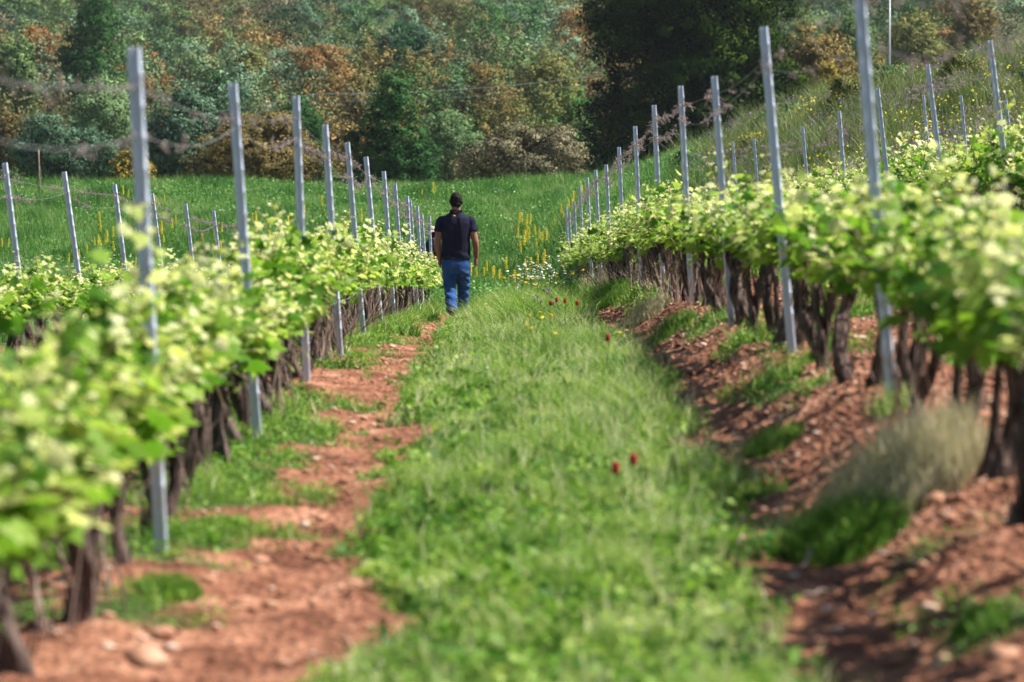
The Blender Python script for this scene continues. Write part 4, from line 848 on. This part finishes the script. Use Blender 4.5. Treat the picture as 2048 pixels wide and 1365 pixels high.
# the wood that covers the far hillside: countless trees merging into one mass
rg = rng(77); kinds = ['blue', 'green', 'olive', 'brown', 'rust', 'grey', 'pale', 'deep']
for ki, kd in enumerate(kinds):
    n = int([260, 330, 260, 250, 100, 200, 140, 140][ki]); D = rg.uniform(175 ** 2, 500 ** 2, n) ** .5; x = rg.uniform(-1, 1, n) * (.142 * D + 8); k = fbm(x * .06, D * .03, 600 + ki, 2) > .44; x, D = x[k], D[k]; n = len(x)
    if kd in ('rust', 'brown'): D = np.where(rg.uniform(0, 1, n) < .5, rg.uniform(175, 300, n), D); x = np.clip(x, -.142 * D - 8, .142 * D + 8)
    k = ~((x > .085 * D) & (D < 285) & (rg.uniform(0, 1, n) < .75)); x, D = x[k], D[k]
    Vv = []; Ff = []; Tt = []; Nv = []; q0 = 0
    for j in range(len(x)):
        w_ = rg.uniform(2.6, 7.5) * (.8 + D[j] / 900); h = rg.uniform(3.5, 7.5) * (.8 + D[j] / 900) * (1.3 if kd == 'deep' else 1); z0 = zg1(x[j], D[j])
        lf = .075 + D[j] * .00040; ells = [(0, 0, h * .5, w_ * .38, w_ * .38, h * .42)] + [(rg.normal(0, .3) * w_ * .6, rg.normal(0, .25) * w_, h * rg.uniform(.3, .75), w_ * .24, w_ * .24, h * .22) for _ in range(5)]
        cr = w_ * .135; ncl = 54; per = int(np.clip(4.5 * cr * cr / lf ** 2, 8, 46))
        V, f, T, NN = crown_mesh(int(rg.integers(1e9)), ells, ncl, per, lf, cr, toner=.16); T = np.clip(T + rg.normal(0, .16), 0, 1)
        Vv.append(V + [x[j], D[j], z0 - .3]); Ff.append(f + q0); Tt.append(T); Nv.append(NN); q0 += len(V)
    nm = {'blue': 'blue-green', 'deep': 'dark green', 'rust': 'rust-coloured', 'grey': 'grey-green'}.get(kd, kd)
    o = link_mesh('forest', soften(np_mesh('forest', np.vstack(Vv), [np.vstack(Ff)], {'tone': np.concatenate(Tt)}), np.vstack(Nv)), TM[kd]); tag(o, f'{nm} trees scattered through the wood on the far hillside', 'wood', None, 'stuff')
# scrub on the bank
for q, (x, D, w_, h, pal, lb) in enumerate(((4.4, 92, 1.3, .75, 'green', 'low green scrub at the lower end of the flowery bank'), (5.6, 88, 1.0, .6, 'olive', 'small olive scrub halfway up the flowery bank'), (6.6, 94, 1.6, .8, 'green', 'broad green scrub on the crest of the bank beneath the rusty tree'),
        (7.9, 90, 1.2, .9, 'olive', 'dull olive scrub on the bank crest right of the rusty tree'), (9.2, 92, 1.8, .9, 'green', 'bushy green scrub near the top of the bank between two posts'), (10.6, 90, 1.4, .8, 'olive', 'olive scrub high on the bank beside the tall outer posts'),
        (8.3, 80, .9, .5, 'green', 'small round green scrub in the middle of the flowery bank'), (11.4, 84, 1.3, .8, 'green', 'green scrub at the right end of the bank crest'), (9.8, 78, .8, .45, 'grey', 'greyish little scrub among the violet flowers'), (6.9, 84, .8, .4, 'grey', 'grey-green little scrub lower on the flowery bank'))):
    z0 = zg1(x, D); yt = HOR + (ZC - z0 - h) * F / D; yb = HOR + (ZC - z0) * F / D; tree(1024 + x / D * F, yt, yb, w_ / D * F, D, pal, lb, 'scrub', 'bush', 60 + q, .07, group='scrub on the flowery bank')
# power line crossing in front of the wood, with its poles
A = px_at(-150, 262, 175); B = px_at(640, 188, 172); Cc = px_at(1330, 130, 172)
for i, (dz, lb) in enumerate(((0, 'upper power cable crossing in front of the brown trees'), (-.35, 'lower power cable crossing in front of the brown trees'))):
    t_ = np.linspace(0, 1, 40)[:, None]; P = np.vstack([np.array(A) * (1 - t_) + np.array(B) * t_ - [0, 0, 1] * (4 * t_ * (1 - t_)) * .5, (np.array(B) * (1 - t_) + np.array(Cc) * t_ - [0, 0, 1] * (4 * t_ * (1 - t_)) * .35)[1:]]); P[:, 2] += dz
    O = P[0].copy(); mb = MB(); mb.tube(P - O, .012, 4); o = link_mesh('power_cable', mb.mesh('cable'), M['wire']); o.location = O; tag(o, lb, 'cable')
for (p_, lb) in ((A, 'wooden pole carrying the power cables beyond the left end of the wood'), (Cc, 'wooden pole carrying the power cables behind the huge evergreen')):
    z0 = zg1(p_[0], p_[1]); o = thing('power_pole', lb, 'pole', (p_[0], p_[1], z0)); hh = p_[2] - z0
    mb = MB(); mb.tube([[0, 0, -.3], [0, 0, hh * .5], [0, 0, hh + .25]], [.12, .10, .085], 8); link_mesh('shaft', mb.mesh('shaft'), M['treebark'], o, smooth=True)
    mb = MB(); mb.tube([[-.6, 0, hh], [.6, 0, hh]], .05, 6); link_mesh('cross_arm', mb.mesh('arm'), M['treebark'], o)
P = px_at(1779, 70, 210); z0 = zg1(P[0], P[1]); o = thing('power_pole', 'thin pale pole standing in the far field at the top right', 'pole', (P[0], P[1], z0))
mb = MB(); mb.tube([[0, 0, -.3], [0, 0, 4], [0, 0, ZC + 310 / F * 210 - z0 + 1]], [.07, .06, .05], 8); link_mesh('shaft', mb.mesh('shaft'), M['wire'], o, smooth=True)
P = px_at(78, 300, 116); z0 = zg1(P[0], P[1]); mb = MB(); mb.tube([[0, 0, -.2], [.01, 0, .8], [-.01, 0, P[2] - z0]], [.028, .025, .02], 7); o = link_mesh('wooden_stake', mb.mesh('stake'), M['deadwood'], smooth=True); o.location = (P[0], P[1], z0); tag(o, 'weathered wooden stake at the far left edge of the meadow', 'stake')

# ------------------------------------------------------------------ flowers
def flower_mesh(seed, kind):
    rg = rng(seed); st = MB(); hd_ = MB(); heads = []
    def stem(P, r_=.0025): st.tube(np.array(P), r_, 4, cap=False)
    if kind == 'lupin':
        H = rg.uniform(.42, .62); top = np.array([rg.normal(0, .03), rg.normal(0, .03), H]); stem([[0, 0, 0], top * .5, top], .004)
        L = rg.uniform(.17, .30)
        for q in range(int(L / .028)):
            z = H - q * .028
            for a in np.arange(6) / 6 * 6.283 + q:
                if rg.uniform() < .2: continue
                r_ = .019 * (.55 + .45 * min(1, q / 3)); c = np.array([top[0] * z / H + math.cos(a) * r_, top[1] * z / H + math.sin(a) * r_, z]); ball6(hd_, c, .010)
        for q in range(8):
            a = rg.uniform(0, 6.28); z = rg.uniform(.1, H - L - .02); V, f, T = cards(rg, np.array([[math.cos(a) * .04, math.sin(a) * .04, z + .02 * k] for k in range(3)]), .05, .4); st.add(V, None, f, .4)
    elif kind in ('daisy', 'buttercup'):
        for q in range(rg.integers(5, 9) if kind == 'daisy' else 2):
            H = rg.uniform(.22, .45) if kind == 'daisy' else rg.uniform(.10, .2); e = np.array([rg.normal(0, .09), rg.normal(0, .07), H]); stem([[0, 0, 0], e * .5 + [0, 0, .03], e])
            r_ = rg.uniform(.015, .021); k = 9; tl = rg.normal(0, .3, 2); a = np.arange(k) / k * 6.283; ring = np.stack([np.cos(a) * r_, np.sin(a) * r_, np.cos(a) * tl[0] * r_ + np.sin(a) * tl[1] * r_ + .003], -1) + e
            hd_.add(np.vstack([ring, e + [0, 0, .008], e - [0, 0, .004]]), np.vstack([[[i, (i + 1) % k, k] for i in range(k)], [[(i + 1) % k, i, k + 1] for i in range(k)]]), None, rg.uniform(0, 1)); heads.append(hd_); hd_ = MB()
    elif kind == 'clover':
        H = rg.uniform(.20, .28); e = np.array([rg.normal(0, .02), rg.normal(0, .02), H]); stem([[0, 0, 0], e * .5, e], .002)
        for q in range(7):
            z = H + q * .0062
            for a in np.arange(5) / 5 * 6.283 + q * .6: r_ = .0115 * math.sin((q + 1.2) / 8.4 * math.pi) ** .6; ball6(hd_, e * [1, 1, 0] + [math.cos(a) * r_, math.sin(a) * r_, z], .0065)
    elif kind == 'violet':
        for q in range(5):
            H = rg.uniform(.12, .22); e = np.array([rg.normal(0, .05), rg.normal(0, .04), H]); stem([[0, 0, 0], e])
            for z in range(4): ball6(hd_, e + rg.normal(0, .006, 3), .009)
            heads.append(hd_); hd_ = MB()
    a_ = st.mesh(kind + '_stem'); a_.materials.append(M['grass']); return a_, [h_.mesh(kind + '_bloom') for h_ in (heads or [hd_])]
def ball6(mb, c, r_):
    c = np.array(c, float); V = np.array([[1, 0, 0], [-1, 0, 0], [0, 1, 0], [0, -1, 0], [0, 0, 1], [0, 0, -1.]]) * r_ + c
    mb.add(V, [[0, 2, 4], [2, 1, 4], [1, 3, 4], [3, 0, 4], [2, 0, 5], [1, 2, 5], [3, 1, 5], [0, 3, 5]], None, random.random())
FM = {}
for kd, mt in (('lupin', 'yellow'), ('daisy', 'white'), ('buttercup', 'yellow'), ('clover', 'crimson'), ('violet', 'purple')):
    FM[kd] = []
    for s in range(4):
        a_, b_ = flower_mesh(500 + s, kd); [x_.materials.append(M[mt]) for x_ in b_]; FM[kd].append((a_, b_))
fr = random.Random(9)
def flower(kd, x, y, label, group, name=None, sc=1.0, dz=0):
    a_, b_ = FM[kd][fr.randrange(4)]; nm = name or {'lupin': 'yellow_lupin', 'daisy': 'white_daisy', 'buttercup': 'yellow_flower', 'clover': 'crimson_clover', 'violet': 'violet_flower'}[kd]
    o = thing(nm, label, 'flower', (x, y, zg1(x, y) + dz), group, fr.uniform(0, 6)); o.scale = (sc,) * 3
    child('stem', a_, o); [child('bloom', x_, o) for x_ in b_]; return o
# lupins: in the corner left, and to the right of the man
GL = 'yellow lupins flowering in the meadow'
for (n, x0, x1, y0, y1, lb) in ((85, -13, -3.6, 78, 102, 'yellow lupin spike in the meadow beyond the outer left vine row'), (30, -1.7, 1.2, 76, 90, 'yellow lupin spike at the near edge of the meadow past the walking man'),
                               (26, .2, 1.9, 86, 100, 'yellow lupin spike on the meadow slope beside the far end of the right vine row'), (24, -13.5, -2, 96, 114, 'small distant yellow lupin high on the meadow slope')):
    for q in range(n):
        x = fr.uniform(x0, x1); y = fr.uniform(y0, y1)
        if q % 3 and q: x, y = lx + fr.gauss(0, .22), ly + fr.gauss(0, .5)
        else: lx, ly = x, y
        flower('lupin', x, y, lb, GL + (' ' + lb.split(' spike ')[-1] if ' spike ' in lb else ' far up'), sc=fr.uniform(.9, 1.35), dz=.30)
for q in range(26):
    P = ground_px(fr.gauss(1078, 26), fr.uniform(562, 606), 50); y = P[1] if P[1] < 86 else 74; x = (fr.gauss(1076, 24) - 1024) / F * y
    flower('daisy', x * fr.uniform(61, 67) / y, fr.uniform(61, 67), 'bush of small white daisies near the end of the grass strip', 'white daisies at the end of the grass strip', sc=fr.uniform(1.2, 1.9), dz=.05)
for q in range(14):
    y = fr.uniform(60, 67); flower('buttercup', (fr.gauss(1105, 38) - 1024) / F * y, y, 'yellow bloom mixed with the white daisies', 'yellow blooms among the daisies', sc=fr.uniform(1.6, 2.6), dz=.10)
near = [('clover', 1097, 662, 'crimson clover head leftmost of the four together in the strip'), ('clover', 1113, 668, 'crimson clover head second of the four together in the strip'), ('clover', 1131, 672, 'crimson clover head third and dimmest of the four in the strip'), ('clover', 1147, 664, 'crimson clover head brightest and rightmost of the four in the strip'),
        ('clover', 1215, 768, 'single crimson clover head near the right edge of the strip'), ('clover', 1262, 1056, 'blurred crimson clover head close to the camera, larger one'), ('clover', 1232, 1075, 'blurred faint crimson clover head close to the camera, smaller one'),
        ('buttercup', 1114, 684, 'yellow flower just below the four crimson clover heads'), ('buttercup', 1066, 698, 'yellow flower left of the flower below the clover heads'), ('buttercup', 1058, 728, 'lowest yellow flower in the middle of the strip'),
        ('buttercup', 1028, 628, 'yellow flower at the crown of the strip right of the man'), ('buttercup', 1050, 632, 'second yellow flower at the crown of the strip, beside violet blooms'), ('buttercup', 916, 618, 'yellow flower at the feet of the walking man'), ('buttercup', 1172, 722, 'tiny yellow flower beside the right rut'), ('buttercup', 1012, 640, 'small yellow flower between the man and the clover heads'),
        ('violet', 1100, 628, 'violet bloom above the crimson clover heads'), ('violet', 1035, 596, 'violet bloom at the far crest of the strip'), ('violet', 1080, 648, 'pale violet bloom in the middle of the strip'), ('daisy', 962, 802, 'pale daisy blur in the middle of the strip')]
for kd, px, py, lb in near:
    P = ground_px(px, py + 10, 9, 62); flower(kd, P[0], P[1], lb, None, sc={'clover': .9, 'daisy': .5, 'buttercup': 1.15, 'violet': 1.2}[kd], dz=.05)
for i, (px, D, lb) in enumerate(((1650, 33.0, 'yellow daisy-like bloom by the second row trunks, lowest'), (1895, 30.0, 'bright yellow blooms between two vine trunks on the right bank'), (1900, 31, 'topmost yellow bloom between two vine trunks on the right bank'), (1940, 30.5, 'yellow bloom beside the three pruned trunks on the right bank'))):
    x = (px - 1024) / F * D; flower('buttercup', x, D, lb, None, sc=2.0, dz=.25)

# ------------------------------------------------------------------ grass tussocks
def tussock(px, py, rad, h, n, mat, tone0, seed, label, lean=.6, asp=2.2):
    P = ground_px(px, py); rg = rng(seed); a = rg.uniform(0, 6.28, n); r_ = rad * rg.uniform(0, 1, n) ** .6
    x = P[0] + np.cos(a) * r_; y = P[1] + np.sin(a) * r_ * asp; hh = h * (1.1 - .6 * (r_ / rad) ** 2) * rg.uniform(.5, 1.15, n)
    V, f4, f3, T = blades(rg, x, y, hh, rg.uniform(.002, .005, n) * (1 + P[1] / 40), tone0 + rg.normal(0, .2, n), lean)
    O = np.array(P); o = link_mesh('grass_tussock', np_mesh('tussock', V - O, [f4, f3], {'tone': T}), M[mat]); o.location = P; tag(o, label, 'tussock', 'grass tussocks on the soil'); return o
tussock(1690, 1090, .20, .17, 3600, 'grass', .42, 1, 'large dark green grass tussock in front of the right vines', .9, 2.6)
tussock(1790, 985, .26, .27, 2600, 'straw', .62, 2, 'dry straw-coloured tussock behind the large dark green one', .5, 2.6)
tussock(1880, 940, .18, .27, 1500, 'straw', .6, 21, 'pale dry grass between the two nearest right trunks', .5, 2.6)
tussock(1210, 618, .34, .32, 3600, 'grass', .38, 3, 'tall green tussock beside the far part of the right row', .7, 3)
tussock(1225, 590, .22, .40, 1600, 'straw', .5, 4, 'dry straw tussock on top of the tall green one by the right row', .4, 3)
tussock(1290, 640, .22, .20, 1600, 'straw', .5, 5, 'low dry tussock on the clods below the right row', .6, 3)
tussock(1345, 662, .18, .13, 1500, 'grass', .55, 6, 'small green tussock on the clods below the right row', .8, 3)
tussock(1545, 900, .13, .10, 1600, 'grass', .5, 7, 'thin green patch on the soil beside the right rut', .9, 3)
tussock(1470, 1010, .10, .08, 900, 'grass', .2, 8, 'dark green sprig patch in the right rut', .9, 3)
tussock(1960, 1250, .08, .07, 700, 'grass', .25, 9, 'dark green sprig patch near the right frame edge', .9, 2.5)
tussock(330, 1190, .12, .08, 1500, 'grass', .35, 10, 'green patch at the foot of the nearest left vines', .9, 2.5)
tussock(440, 1060, .16, .07, 1800, 'grass', .35, 11, 'green patch beside the nearest steel post on the left', .9, 2)
tussock(865, 645, .10, .14, 500, 'grass', .12, 12, 'dark leafy weed at the edge of the left rut', .9, 1.5)
tussock(1790, 830, .10, .13, 700, 'grass', .6, 13, 'fresh green weed at the foot of a right trunk', .9, 1.5)
